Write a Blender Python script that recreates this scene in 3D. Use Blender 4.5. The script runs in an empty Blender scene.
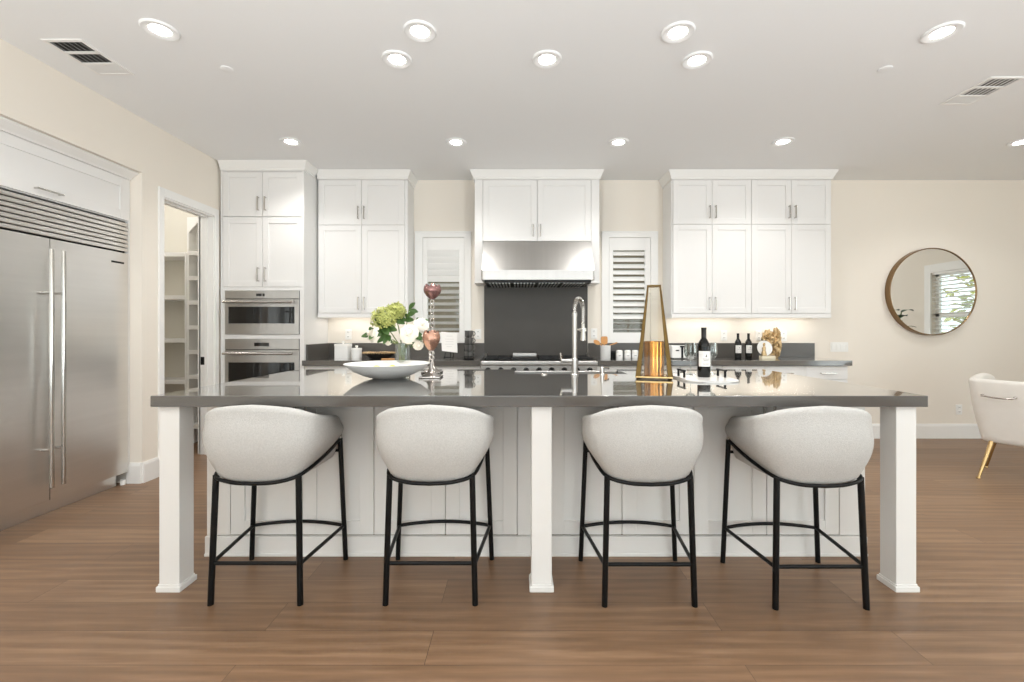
import bpy, bmesh, math, random
from mathutils import Vector, Matrix, noise
PI = math.pi
random.seed(7)
sc = bpy.context.scene
C = sc.collection

# ------------------------------------------------------------------ camera
F, CX, CY, CAMZ = 445.0, 518.0, 330.0, 1.25      # focal length and principal point in pixels of the 1024 x 682 frame
cam = bpy.data.cameras.new('camera'); cam_o = bpy.data.objects.new('camera', cam); C.objects.link(cam_o)
cam_o.location = (0, 0, CAMZ); cam_o.rotation_euler = (PI/2, 0, 0)
cam.sensor_width = 36; cam.lens = F/1024*36
cam.shift_x = (512-CX)/1024; cam.shift_y = (CY-341)/1024
cam.clip_start = .05
sc.camera = cam_o
# ------------------------------------------------------------------ world, exposure, large lights
sc.view_settings.view_transform = 'Standard'; sc.view_settings.look = 'None'
sc.view_settings.exposure = 0.14; sc.view_settings.gamma = 1.0; sc.view_settings.use_curve_mapping = False
sc.cycles.use_denoising = True
sc.cycles.max_bounces = 10; sc.cycles.diffuse_bounces = 6; sc.cycles.glossy_bounces = 5
sc.cycles.transparent_max_bounces = 16; sc.cycles.sample_clamp_indirect = 6
w = bpy.data.worlds.new('sky'); sc.world = w; w.use_nodes = True
w.node_tree.nodes['Background'].inputs[0].default_value = (.86, .93, 1, 1)
w.node_tree.nodes['Background'].inputs[1].default_value = 2.2

def area(name, loc, rot, sx, sy, power, col=(1, 1, 1)):
    l = bpy.data.lights.new(name, 'AREA'); l.shape = 'RECTANGLE'; l.size = sx; l.size_y = sy; l.energy = power; l.color = col
    o = bpy.data.objects.new(name, l); C.objects.link(o); o.location = loc; o.rotation_euler = rot
    return o
DAY = (.95, .98, 1)
# daylight through the two glazed openings in the wall behind the camera, and the window in the right wall
area('daylight_rear_a', (-.6, -4.3, 1.35), (PI/2, 0, 0), 2.9, 2.3, 24, DAY)
area('daylight_rear_b', (3.6, -4.3, 1.35), (PI/2, 0, 0), 3.3, 2.3, 30, DAY)
area('daylight_right_front', (6.95, .2, 1.35), (PI/2, 0, PI/2), 3.0, 2.2, 62, (1, .99, .97))
# two unseen fill lamps added behind the camera, aimed up to brighten the ceiling
area('ceiling_fill_a', (-1.2, -1.3, .75), (PI, 0, 0), .5, .5, 140, (.91, .955, 1))
area('ceiling_fill_b', (2.6, -1.2, .75), (PI, 0, 0), .5, .5, 140, (.91, .955, 1))

# ------------------------------------------------------------------ pixel -> metres at a known depth
def PX(x, Y): return (x-CX)*Y/F
def PZ(y, Y): return CAMZ-(y-CY)*Y/F
D, H = 5.14, 2.98               # back wall, ceiling
XL, XR = -3.07, 6.6             # left and right wall
YB = -4.0                       # wall behind the camera

# ------------------------------------------------------------------ materials
def lin(c):
    return tuple(((v/255)/12.92 if v/255 <= .04045 else ((v/255+.055)/1.055)**2.4) for v in c)+(1,)
def mat(name, col, rough=.5, metal=0, spec=.5, bump=None, vary=None, emit=None, coat=0, aniso=None):
    m = bpy.data.materials.new(name); m.use_nodes = True
    nt = m.node_tree; b = nt.nodes['Principled BSDF']
    c = lin(col)
    b.inputs['Base Color'].default_value = c
    b.inputs['Roughness'].default_value = rough; b.inputs['Metallic'].default_value = metal
    b.inputs['Specular IOR Level'].default_value = spec
    b.inputs['Coat Weight'].default_value = coat; b.inputs['Coat Roughness'].default_value = .025
    tc = nt.nodes.new('ShaderNodeTexCoord')
    def tex(scale, stretch=(1, 1, 1), detail=3):
        mp = nt.nodes.new('ShaderNodeMapping'); mp.inputs['Scale'].default_value = stretch
        nt.links.new(tc.outputs['Object'], mp.inputs[0])
        n = nt.nodes.new('ShaderNodeTexNoise'); n.inputs['Scale'].default_value = scale; n.inputs['Detail'].default_value = detail
        nt.links.new(mp.outputs[0], n.inputs['Vector'])
        return n
    if vary:                                     # (scale, amount, stretch): gentle colour variation
        n = tex(vary[0], vary[2] if len(vary) > 2 else (1, 1, 1))
        r = nt.nodes.new('ShaderNodeMapRange'); r.inputs[3].default_value = 1-vary[1]; r.inputs[4].default_value = 1+vary[1]
        nt.links.new(n.outputs[0], r.inputs[0])
        mx = nt.nodes.new('ShaderNodeVectorMath'); mx.operation = 'SCALE'; mx.inputs[0].default_value = c[:3]
        nt.links.new(r.outputs[0], mx.inputs['Scale']); nt.links.new(mx.outputs[0], b.inputs['Base Color'])
    if bump:                                     # (scale, strength, stretch)
        n = tex(bump[0], bump[2] if len(bump) > 2 else (1, 1, 1))
        bp = nt.nodes.new('ShaderNodeBump'); bp.inputs['Strength'].default_value = bump[1]; bp.inputs['Distance'].default_value = .004
        nt.links.new(n.outputs[0], bp.inputs['Height']); nt.links.new(bp.outputs[0], b.inputs['Normal'])
    if aniso is not None:
        tg = nt.nodes.new('ShaderNodeTangent'); tg.direction_type = 'RADIAL'; tg.axis = 'Z'
        nt.links.new(tg.outputs[0], b.inputs['Tangent']); b.inputs['Anisotropic'].default_value = .8; b.inputs['Anisotropic Rotation'].default_value = aniso
    if emit:
        b.inputs['Emission Color'].default_value = c; b.inputs['Emission Strength'].default_value = emit
    return m
def glass(name, tint=(255, 255, 255), refl=.6, base=.04, rough=.0):
    m = bpy.data.materials.new(name); m.use_nodes = True; nt = m.node_tree; nt.nodes.clear()
    out = nt.nodes.new('ShaderNodeOutputMaterial'); mx = nt.nodes.new('ShaderNodeMixShader')
    t = nt.nodes.new('ShaderNodeBsdfTransparent'); t.inputs[0].default_value = lin(tint)
    g = nt.nodes.new('ShaderNodeBsdfGlossy'); g.inputs['Roughness'].default_value = rough
    lw = nt.nodes.new('ShaderNodeLayerWeight'); lw.inputs[0].default_value = .25
    r = nt.nodes.new('ShaderNodeMapRange'); r.inputs[3].default_value = base; r.inputs[4].default_value = refl
    nt.links.new(lw.outputs['Facing'], r.inputs[0]); nt.links.new(r.outputs[0], mx.inputs[0])
    nt.links.new(t.outputs[0], mx.inputs[1]); nt.links.new(g.outputs[0], mx.inputs[2]); nt.links.new(mx.outputs[0], out.inputs[0])
    return m
def floor_mat():
    m = bpy.data.materials.new('oak_planks'); m.use_nodes = True; nt = m.node_tree; b = nt.nodes['Principled BSDF']
    N = nt.nodes.new; L = nt.links.new
    tc = N('ShaderNodeTexCoord'); mp = N('ShaderNodeMapping'); L(tc.outputs['Object'], mp.inputs[0])
    mp.inputs['Location'].default_value = (.35, .05, 0)
    br = N('ShaderNodeTexBrick'); L(mp.outputs[0], br.inputs['Vector'])
    br.inputs['Scale'].default_value = 1; br.inputs['Brick Width'].default_value = 1.9; br.inputs['Row Height'].default_value = .19
    br.inputs['Mortar Size'].default_value = .0012; br.inputs['Mortar Smooth'].default_value = .3; br.offset = .37; br.inputs['Bias'].default_value = 0
    br.inputs['Color1'].default_value = (0, 0, 0, 1); br.inputs['Color2'].default_value = (1, 1, 1, 1); br.inputs['Mortar'].default_value = (.5, .5, .5, 1)
    # each plank shifts the grain
    ad = N('ShaderNodeVectorMath'); ad.operation = 'MULTIPLY_ADD'; ad.inputs[1].default_value = (9, 3, 5)
    L(br.outputs['Color'], ad.inputs[0]); L(mp.outputs[0], ad.inputs[2])
    m2 = N('ShaderNodeMapping'); m2.inputs['Scale'].default_value = (.9, 9, 1); L(ad.outputs[0], m2.inputs[0])
    n1 = N('ShaderNodeTexNoise'); n1.inputs['Scale'].default_value = 2.0; n1.inputs['Detail'].default_value = 7; n1.inputs['Distortion'].default_value = 1.3; L(m2.outputs[0], n1.inputs['Vector'])
    wv = N('ShaderNodeTexWave'); wv.wave_type = 'BANDS'; wv.bands_direction = 'Y'; wv.inputs['Scale'].default_value = 1.1; wv.inputs['Distortion'].default_value = 9; wv.inputs['Detail'].default_value = 3; wv.inputs['Detail Scale'].default_value = .7
    m3 = N('ShaderNodeMapping'); m3.inputs['Scale'].default_value = (.8, 5, 1); L(ad.outputs[0], m3.inputs[0]); L(m3.outputs[0], wv.inputs['Vector'])
    mix1 = N('ShaderNodeMix'); mix1.data_type = 'FLOAT'; mix1.inputs[0].default_value = .22; L(n1.outputs[0], mix1.inputs[2]); L(wv.outputs[0], mix1.inputs[3])
    mix2 = N('ShaderNodeMix'); mix2.data_type = 'FLOAT'; mix2.inputs[0].default_value = .30; L(mix1.outputs[0], mix2.inputs[2]); L(br.outputs['Color'], mix2.inputs[3])
    m4 = N('ShaderNodeMapping'); m4.inputs['Scale'].default_value = (2.5, 55, 1); L(ad.outputs[0], m4.inputs[0])
    n4 = N('ShaderNodeTexNoise'); n4.inputs['Scale'].default_value = 1.6; n4.inputs['Detail'].default_value = 5; n4.inputs['Distortion'].default_value = .4; L(m4.outputs[0], n4.inputs['Vector'])
    wr = N('ShaderNodeTexWave'); wr.wave_type = 'RINGS'; wr.rings_direction = 'Z'; wr.inputs['Scale'].default_value = 1.0; wr.inputs['Distortion'].default_value = 7; wr.inputs['Detail'].default_value = 4; wr.inputs['Detail Scale'].default_value = 1.4
    m5 = N('ShaderNodeMapping'); m5.inputs['Scale'].default_value = (.7, 5.0, 1); L(ad.outputs[0], m5.inputs[0]); L(m5.outputs[0], wr.inputs['Vector'])
    mixa = N('ShaderNodeMix'); mixa.data_type = 'FLOAT'; mixa.inputs[0].default_value = .26; L(mix2.outputs[0], mixa.inputs[2]); L(n4.outputs[0], mixa.inputs[3])
    mixb = N('ShaderNodeMix'); mixb.data_type = 'FLOAT'; mixb.inputs[0].default_value = .09; L(mixa.outputs[0], mixb.inputs[2]); L(wr.outputs[0], mixb.inputs[3])
    cr = N('ShaderNodeValToRGB'); L(mixb.outputs[0], cr.inputs[0])
    cr.color_ramp.elements[0].position = .06; cr.color_ramp.elements[0].color = lin((84, 64, 47))
    cr.color_ramp.elements[1].position = .94; cr.color_ramp.elements[1].color = lin((168, 137, 107))
    e = cr.color_ramp.elements.new(.5); e.color = lin((127, 98, 73))
    dk = N('ShaderNodeMix'); dk.data_type = 'RGBA'; dk.inputs[7].default_value = lin((80, 62, 48)); L(br.outputs['Fac'], dk.inputs[0]); L(cr.outputs[0], dk.inputs[6])
    L(dk.outputs[2], b.inputs['Base Color'])
    rr = N('ShaderNodeMapRange'); rr.inputs[3].default_value = .30; rr.inputs[4].default_value = .46; L(n1.outputs[0], rr.inputs[0]); L(rr.outputs[0], b.inputs['Roughness'])
    bp = N('ShaderNodeBump'); bp.inputs['Strength'].default_value = .12; bp.inputs['Distance'].default_value = .003; L(n1.outputs[0], bp.inputs['Height']); L(bp.outputs[0], b.inputs['Normal'])
    return m
M = dict(
    floor=floor_mat(),
    ceiling=mat('ceiling_paint', (241, 242, 242), .85, spec=.2, bump=(120, .08)),
    wall=mat('cream_wall_paint', (239, 232, 221), .8, spec=.2, bump=(150, .08)),
    pantry=mat('pantry_paint', (226, 222, 211), .7, spec=.2, bump=(150, .05)),
    trim=mat('white_trim_paint', (242, 241, 238), .4, bump=(60, .02)),
    cab=mat('white_cabinet_paint', (234, 233, 231), .42, bump=(60, .02)),
    islandcab=mat('island_cabinet_paint', (228, 226, 222), .42, bump=(60, .02)),
    slab=mat('dark_grey_quartz', (86, 83, 79), .10, spec=.5, vary=(180, .10), coat=1),
    upstand=mat('dark_grey_quartz_upstand', (84, 81, 77), .28, spec=.5, vary=(180, .10)),
    splash=mat('dark_quartz_slab', (78, 75, 71), .45, spec=.35, vary=(9, .06)),
    steel=mat('brushed_stainless', (222, 220, 217), .28, 1, bump=(40, .05, (.6, .6, 40)), vary=(3, .05, (.3, .3, 9))),
    steelv=mat('brushed_stainless_fine', (190, 188, 185), .36, 1, bump=(40, .03, (.6, .6, 40)), vary=(5, .06, (5, .3, .2))),
    chrome=mat('polished_nickel', (196, 193, 188), .16, 1, bump=(30, .01)),
    darkmetal=mat('dark_gap', (24, 23, 22), .5, .3, bump=(40, .02)),
    black=mat('black_powder_coat', (8, 8, 8), .42, 0, spec=.25, bump=(200, .03)),
    iron=mat('cast_iron', (22, 22, 22), .55, .2, bump=(160, .1)),
    ovenglass=mat('black_oven_glass', (9, 9, 10), .04, spec=.8, vary=(4, .1)),
    fabric=mat('pale_boucle_fabric', (194, 192, 188), .95, spec=.15, bump=(260, .6), vary=(150, .16)),
    velvet=mat('ivory_upholstery', (228, 224, 217), .8, spec=.2, bump=(12, .25), vary=(10, .05)),
    gold=mat('brushed_gold', (196, 166, 118), .24, 1, bump=(60, .03)),
    bronze=mat('antique_gold_frame', (98, 78, 45), .32, 1, bump=(40, .08), vary=(20, .15)),
    foil=mat('crumpled_gold_foil', (200, 174, 134), .3, 1, bump=(60, .8), vary=(45, .55)),
    rose=mat('rose_copper_mosaic', (188, 146, 126), .2, .9, bump=(90, .7), vary=(80, .3)),
    mauve=mat('mauve_mosaic_glass', (150, 112, 108), .18, .75, bump=(90, .7), vary=(80, .3)),
    silver=mat('tarnished_silver', (188, 182, 176), .2, 1, bump=(40, .1)),
    porcelain=mat('white_porcelain', (240, 240, 238), .22, bump=(10, .01)),
    white=mat('white_plastic', (243, 242, 238), .35, bump=(40, .01)),
    paper=mat('white_paper', (242, 240, 236), .8, bump=(40, .02)),
    wood=mat('pale_wood', (206, 150, 92), .55, vary=(14, .15, (1, 1, 6))),
    marble=mat('white_marble', (238, 236, 232), .12, vary=(6, .05)),
    bottle=mat('dark_bottle_glass', (12, 13, 11), .06, spec=.35, vary=(5, .1)),
    foilcap=mat('black_bottle_foil', (30, 28, 26), .3, .2, bump=(40, .02)),
    label=mat('wine_label_paper', (228, 226, 222), .7, bump=(60, .02)),
    ink=mat('dark_ink', (52, 50, 50), .6, bump=(60, .01)),
    mug=mat('charcoal_stoneware', (92, 91, 88), .4, vary=(30, .1)),
    tray=mat('black_lacquer', (34, 31, 26), .3, bump=(30, .05)),
    lemon=mat('yellow_fruit_skin', (244, 218, 58), .4, bump=(160, .2)),
    leaf=mat('green_leaf', (64, 94, 42), .5, vary=(30, .25)),
    stem=mat('green_stem', (104, 122, 58), .5, vary=(30, .2)),
    hydra=mat('green_hydrangea_petal', (178, 182, 104), .6, vary=(40, .32)),
    petal=mat('white_petal', (236, 229, 216), .6, vary=(20, .05)),
    darkleaf=mat('dark_green_leaf', (38, 66, 40), .45, vary=(20, .2)),
    hedge=mat('yellow_green_hedge_leaf', (176, 178, 60), .6, vary=(8, .4)),  # yellow-green foliage colour
    fence=mat('weathered_fence', (124, 112, 92), .9, bump=(30, .2, (1, 1, .1)), vary=(12, .15, (1, 1, .1))),
    stucco=mat('tan_stucco', (222, 212, 194), .9, bump=(60, .3), vary=(4, .06)),
    outglow=mat('downlight_lens', (255, 250, 242), .3, emit=22, bump=(30, .01)),
    strip=mat('led_strip', (255, 244, 226), .3, emit=3, bump=(30, .01)),
    water=mat('terracotta_pot', (212, 206, 196), .6, bump=(30, .1)),
    clear=glass('clear_glass', (240, 243, 242), .9, .07),
    window=glass('window_glass', (248, 251, 250), .35, .03),
    pane=glass('lantern_glass', (248, 246, 242), .12, .02),
    amber=mat('amber_mercury_glass', (206, 146, 66), .16, .75, vary=(40, .28, (3, 3, .4)), bump=(60, .15)),
    mirror=mat('mirror_glass', (238, 240, 238), .004, 1, bump=(3, .0)),
    lawn=mat('outside_paving', (200, 194, 180), .9, bump=(20, .2)),
)
# ------------------------------------------------------------------ object helpers
def thing(name, label, cat, loc=(0, 0, 0), group=None, rotz=0):
    o = bpy.data.objects.new(name, None); C.objects.link(o); o.location = loc; o.rotation_euler = (0, 0, rotz)
    o.empty_display_size = .05
    o['label'] = label; o['category'] = cat
    if group: o['group'] = group
    o['_base'] = list(loc)
    return o
def base_of(o):
    while o.parent: o = o.parent
    return Vector(o['_base']) if '_base' in o.keys() else Vector((0, 0, 0))
def obj(name, bm, m, parent=None, smooth=35, world=True, label=None):
    """link a bmesh as one object; world=True: the shape is given in world coordinates"""
    if parent is not None and world:
        bmesh.ops.translate(bm, verts=bm.verts, vec=-base_of(parent))
    bmesh.ops.recalc_face_normals(bm, faces=bm.faces)
    me = bpy.data.meshes.new(name); bm.to_mesh(me); bm.free()
    ms = m if isinstance(m, (list, tuple)) else [m]
    for x in ms: me.materials.append(x)
    if smooth:
        me.shade_smooth(); me.set_sharp_from_angle(angle=math.radians(smooth))
    o = bpy.data.objects.new(name, me); C.objects.link(o)
    if smooth == 35:
        wn = o.modifiers.new('weighted_normals', 'WEIGHTED_NORMAL'); wn.keep_sharp = True; wn.weight = 100
    if parent is not None: o.parent = parent
    if label: o['label'] = label
    return o
def tag(o, label, cat, group=None):
    o['label'] = label; o['category'] = cat
    if group: o['group'] = group
    return o
def struct(name, bm=None, m=None, parent=None, smooth=35):
    if bm is None:
        o = bpy.data.objects.new(name, None); C.objects.link(o); o.empty_display_size = .05
        o['_base'] = [0, 0, 0]
    else:
        o = obj(name, bm, m, parent, smooth)
    if parent is None: o['kind'] = 'structure'
    return o
def dup(root, loc, label, group=None, rotz=None):
    r = root.copy(); C.objects.link(r); r.location = loc; r['label'] = label
    if rotz is not None: r.rotation_euler = (0, 0, rotz)
    if group: r['group'] = group
    for ch in list(root.children):
        c = ch.copy(); C.objects.link(c); c.parent = r
        for g in ch.children:
            d = g.copy(); C.objects.link(d); d.parent = c
    return r
# ------------------------------------------------------------------ shape helpers
def nb(): return bmesh.new()
def box(bm, x0, x1, y0, y1, z0, z1, b=0, seg=2, mi=0):
    r = bmesh.ops.create_cube(bm, size=1)
    vs = r['verts']
    for v in vs:
        v.co = Vector((x0+(v.co.x+.5)*(x1-x0), y0+(v.co.y+.5)*(y1-y0), z0+(v.co.z+.5)*(z1-z0)))
    fs = set(f for v in vs for f in v.link_faces)
    if b:
        es = list({e for v in vs for e in v.link_edges})
        q = bmesh.ops.bevel(bm, geom=es+vs, offset=min(b, .45*min(abs(x1-x0), abs(y1-y0), abs(z1-z0))), segments=seg, profile=.5, affect='EDGES')
        fs = set(f for f in q['faces']) | {f for f in fs if f.is_valid}
        vs = list({v for f in fs for v in f.verts})
    if mi:
        for f in fs: f.material_index = mi
    return vs
def bx(*a, **k):
    bm = nb(); box(bm, *a, **k); return bm
def frame_vectors(pts, closed):
    n = len(pts); T = []
    for i in range(n):
        if closed: t = pts[(i+1) % n]-pts[i-1]
        else: t = pts[min(i+1, n-1)]-pts[max(i-1, 0)]
        T.append(t.normalized() if t.length > 1e-9 else Vector((0, 0, 1)))
    up = Vector((0, 0, 1)) if abs(T[0].z) < .9 else Vector((1, 0, 0))
    N = [(up-T[0]*up.dot(T[0])).normalized()]
    for i in range(1, n):
        v = N[-1]-T[i]*N[-1].dot(T[i]); N.append(v.normalized() if v.length > 1e-6 else N[-1])
    return T, N
def tube(bm, pts, r, n=10, closed=False, mi=0, prof=None):
    pts = [Vector(p) for p in pts]
    rs = r if isinstance(r, (list, tuple)) else [r]*len(pts)
    T, N = frame_vectors(pts, closed); rings = []
    for p, t, u, rad in zip(pts, T, N, rs):
        v = t.cross(u)
        if prof: rings.append([bm.verts.new(p+u*a*rad+v*b_*rad) for a, b_ in prof])
        else: rings.append([bm.verts.new(p+(u*math.cos(2*PI*k/n)+v*math.sin(2*PI*k/n))*rad) for k in range(n)])
    k = len(rings[0]); fs = []
    for i in range(len(rings)-(0 if closed else 1)):
        a, b_ = rings[i], rings[(i+1) % len(rings)]
        for j in range(k): fs.append(bm.faces.new((a[j], a[(j+1) % k], b_[(j+1) % k], b_[j])))
    if not closed:
        fs.append(bm.faces.new(rings[0][::-1])); fs.append(bm.faces.new(rings[-1]))
    for f in fs: f.material_index = mi
    return rings
def tb(*a, **k):
    bm = nb(); tube(bm, *a, **k); return bm
def lathe(bm, prof, c=(0, 0, 0), n=32, mi=0, sx=1, sy=1):
    rings = []
    for r, z in prof:
        if r < 1e-6: rings.append([bm.verts.new((c[0], c[1], c[2]+z))])
        else: rings.append([bm.verts.new((c[0]+sx*r*math.cos(2*PI*k/n), c[1]+sy*r*math.sin(2*PI*k/n), c[2]+z)) for k in range(n)])
    for a, b_ in zip(rings, rings[1:]):
        for j in range(n):
            p, q = a[j % len(a)], a[(j+1) % len(a)]; s, t = b_[(j+1) % len(b_)], b_[j % len(b_)]
            vs = []
            for v in (p, q, s, t):
                if v not in vs: vs.append(v)
            if len(vs) > 2:
                f = bm.faces.new(vs); f.material_index = mi
    return rings
def lt(*a, **k):
    bm = nb(); lathe(bm, *a, **k); return bm
def prism(bm, pts, axis, a0, a1, mi=0):
    """polygon pts (2-D) extruded along axis 'x','y' or 'z'"""
    def P(p, a): return {'x': (a, p[0], p[1]), 'y': (p[0], a, p[1]), 'z': (p[0], p[1], a)}[axis]
    A = [bm.verts.new(P(p, a0)) for p in pts]; B = [bm.verts.new(P(p, a1)) for p in pts]
    fs = [bm.faces.new(A[::-1]), bm.faces.new(B)]
    for i in range(len(pts)):
        j = (i+1) % len(pts); fs.append(bm.faces.new((A[i], A[j], B[j], B[i])))
    for f in fs: f.material_index = mi
    return A+B
def rpoly(x0, x1, y0, y1, r, n=6):
    out = []
    for cx, cy, a0 in ((x1-r, y1-r, 0), (x0+r, y1-r, PI/2), (x0+r, y0+r, PI), (x1-r, y0+r, 1.5*PI)):
        for k in range(n+1):
            a = a0+PI/2*k/n; out.append((cx+r*math.cos(a), cy+r*math.sin(a)))
    return out
def keyed(keys, s):
    """smooth (Catmull-Rom) interpolation of tuples at parameter s"""
    ks = [k for k, _ in keys]
    i = 0
    while i < len(ks)-2 and s > ks[i+1]: i += 1
    t = (s-ks[i])/(ks[i+1]-ks[i]); p1, p2 = Vector(keys[i][1]), Vector(keys[i+1][1])
    p0 = Vector(keys[i-1][1]) if i else p1*2-p2
    p3 = Vector(keys[i+2][1]) if i+2 < len(keys) else p2*2-p1
    return .5*((2*p1)+(p2-p0)*t+(2*p0-5*p1+4*p2-p3)*t*t+(3*p1-p0-3*p2+p3)*t**3)
def xform(bm, M4):
    bmesh.ops.transform(bm, matrix=M4, verts=bm.verts); return bm
# shaker door facing -Y with its face at y = yf
def shaker(bm, x0, x1, z0, z1, yf, fw=.06, th=.02, rec=.009):
    box(bm, x0, x0+fw, yf, yf+th, z0, z1, .0015, 1); box(bm, x1-fw, x1, yf, yf+th, z0, z1, .0015, 1)
    box(bm, x0+fw, x1-fw, yf, yf+th, z1-fw, z1, .0015, 1); box(bm, x0+fw, x1-fw, yf, yf+th, z0, z0+fw, .0015, 1)
    box(bm, x0+fw-.002, x1-fw+.002, yf+rec, yf+th-.001, z0+fw-.002, z1-fw+.002)
    return bm
def pull_v(x, z0, z1, yf, so=.028, w=.0055):
    bm = nb()
    box(bm, x-w, x+w, yf-so-w, yf-so+w, z0, z1, .002)
    for z in (z0+.008, z1-.008): box(bm, x-w, x+w, yf-so, yf, z-w, z+w, .0015)
    return bm
def pull_h(x0, x1, z, yf, so=.028, w=.0055):
    bm = nb()
    box(bm, x0, x1, yf-so-w, yf-so+w, z-w, z+w, .002)
    for x in (x0+.008, x1-.008): box(bm, x-w, x+w, yf-so, yf, z-w, z+w, .0015)
    return bm
def crown(bm, x0, x1, yf, z0, z1, pr=.05, left=None, right=None):
    """crown moulding along the front, profile running out pr towards the camera, with mitred returns to y=left / right"""
    prof = [(0, z0), (.012, z0), (.012, z0+.02), (.02, z0+.03), (.032, z0+(z1-z0)*.62), (pr, z0+(z1-z0)*.85), (pr, z1), (0, z1)]
    stations = []
    if left is not None: stations.append(('l', left))
    stations += [('fl', None), ('fr', None)]
    if right is not None: stations.append(('r', right))
    rings = []
    for s, y in stations:
        ring = []
        for o, z in prof:
            if s == 'l': co = (x0-o, y, z)
            elif s == 'fl': co = (x0-(o if left is not None else 0), yf-o, z)
            elif s == 'fr': co = (x1+(o if right is not None else 0), yf-o, z)
            else: co = (x1+o, y, z)
            ring.append(bm.verts.new(co))
        rings.append(ring)
    k = len(prof)
    for a, b_ in zip(rings, rings[1:]):
        for j in range(k): bm.faces.new((a[j], a[(j+1) % k], b_[(j+1) % k], b_[j]))
    bm.faces.new(rings[0][::-1]); bm.faces.new(rings[-1])
    return bm

# ================================================================== SETTING
struct('floor', bx(-5.2, XR+.15, YB-.15, D+.2, -.1, 0), M['floor'], smooth=0)
struct('ceiling', bx(-5.2, XR+.15, YB-.15, D+.2, H, H+.12), M['ceiling'], smooth=0)
# back wall with two window openings
W1, W2 = (-1.10, -.615), (1.045, 1.53); WZ0, WZ1 = 1.10, 2.32
bm = nb()
for x0, x1 in ((XL-.12, W1[0]), (W1[1], W2[0]), (W2[1], XR+.12)): box(bm, x0, x1, D, D+.13, 0, H)
for a, b_ in (W1, W2): box(bm, a, b_, D, D+.13, 0, WZ0); box(bm, a, b_, D, D+.13, WZ1, H)
struct('wall_back', bm, M['wall'], smooth=0)
# left wall: fridge alcove, pier, pantry door opening
AL0, AL1, ALZ = 2.27, 3.635, 2.535
DO0, DO1, DOZ = 3.844, 4.485, 2.40
bm = nb()
box(bm, XL-.12, XL, YB, AL0, 0, H)
box(bm, XL-.12, XL, AL0, AL1, ALZ, H)
box(bm, XL-.12, XL, AL1, DO0, 0, H)
box(bm, XL-.12, XL, DO0, DO1, DOZ, H)
box(bm, XL-.12, XL, DO1, D, 0, H)
box(bm, -4.0, XL-.12, AL1, AL1+.10, 0, H)          # alcove side towards the pantry
box(bm, -4.0, XL-.12, AL0-.10, AL0, 0, H)
box(bm, -4.1, -4.0, AL0-.10, AL1+.10, 0, H)
box(bm, -4.0, XL-.12, AL0, AL1, ALZ, H)
struct('wall_left', bm, M['wall'], smooth=0)
# pantry walls
bm = nb()
box(bm, -5.1, XL-.12, D, D+.13, 0, H); box(bm, -5.2, -5.1, AL1, D+.13, 0, H); box(bm, -5.1, -4.0, AL1, AL1+.10, 0, H)
struct('wall_pantry', bm, M['pantry'], smooth=0)
# right wall with a window (seen in the mirror) and a glazed opening further forward
RW0, RW1, RZ0, RZ1 = 3.06, 4.55, .85, 2.16
GW0, GW1, GZ1 = -1.3, 1.7, 2.4
bm = nb()
for y0, y1 in ((YB, GW0), (GW1, RW0), (RW1, D)): box(bm, XR, XR+.13, y0, y1, 0, H)
box(bm, XR, XR+.13, RW0, RW1, 0, RZ0); box(bm, XR, XR+.13, RW0, RW1, RZ1, H); box(bm, XR, XR+.13, GW0, GW1, GZ1, H)
struct('wall_right', bm, M['wall'], smooth=0)
bm = nb()
ops = ((-2.1, .9), (1.9, 5.3))
box(bm, XL-.12, ops[0][0], YB-.13, YB, 0, H); box(bm, ops[0][1], ops[1][0], YB-.13, YB, 0, H); box(bm, ops[1][1], XR+.13, YB-.13, YB, 0, H)
for a, b_ in ops: box(bm, a, b_, YB-.13, YB, 2.5, H)
struct('wall_rear', bm, M['wall'], smooth=0)
for i, (a, b_) in enumerate(ops):
    r = struct('door_%d' % (i+2))
    bm = nb()
    for x in (a, (a+b_)/2-.03, b_-.06): box(bm, x, x+.06, YB-.11, YB-.05, 0, 2.5)
    box(bm, a, b_, YB-.11, YB-.05, 2.44, 2.5); box(bm, a, b_, YB-.11, YB-.05, 0, .05)
    struct('door_frame', bm, M['trim'], r); struct('pane', bx(a+.06, b_-.06, YB-.085, YB-.079, .05, 2.44), M['window'], r)
r = struct('door_4'); bm = nb()
for y in (GW0, (GW0+GW1)/2-.03, GW1-.06): box(bm, XR+.05, XR+.11, y, y+.06, 0, GZ1)
box(bm, XR+.05, XR+.11, GW0, GW1, GZ1-.06, GZ1); box(bm, XR+.05, XR+.11, GW0, GW1, 0, .05)
struct('door_frame', bm, M['trim'], r); struct('pane', bx(XR+.08, XR+.086, GW0+.06, GW1-.06, .05, GZ1-.06), M['window'], r)
# baseboards
def baseboard(bm, x0, y0, x1, y1, h=.168, t=.016):
    """board along the wall line (x0,y0)-(x1,y1); the room lies to its left"""
    d = Vector((x1-x0, y1-y0, 0)); L = d.length; d.normalize(); n = Vector((-d.y, d.x, 0))
    prof = [(0, 0), (t, 0), (t, h-.03), (t*.6, h-.012), (t*.5, h), (0, h)]
    A = [bm.verts.new(Vector((x0, y0, z))+n*o) for o, z in prof]; B = [bm.verts.new(Vector((x1, y1, z))+n*o) for o, z in prof]
    bm.faces.new(A); bm.faces.new(B[::-1])
    for i in range(len(prof)):
        j = (i+1) % len(prof); bm.faces.new((A[i], B[i], B[j], A[j]))
bm = nb(); baseboard(bm, XR, D, 3.40, D); struct('baseboard_back', bm, M['trim'])
bm = nb(); baseboard(bm, XL, DO0-.055, XL, AL1); baseboard(bm, XL, AL1, XL-.115, AL1); struct('baseboard_left', bm, M['trim'])
bm = nb(); baseboard(bm, XL, AL0, XL, YB); struct('baseboard_left_front', bm, M['trim'])
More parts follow.
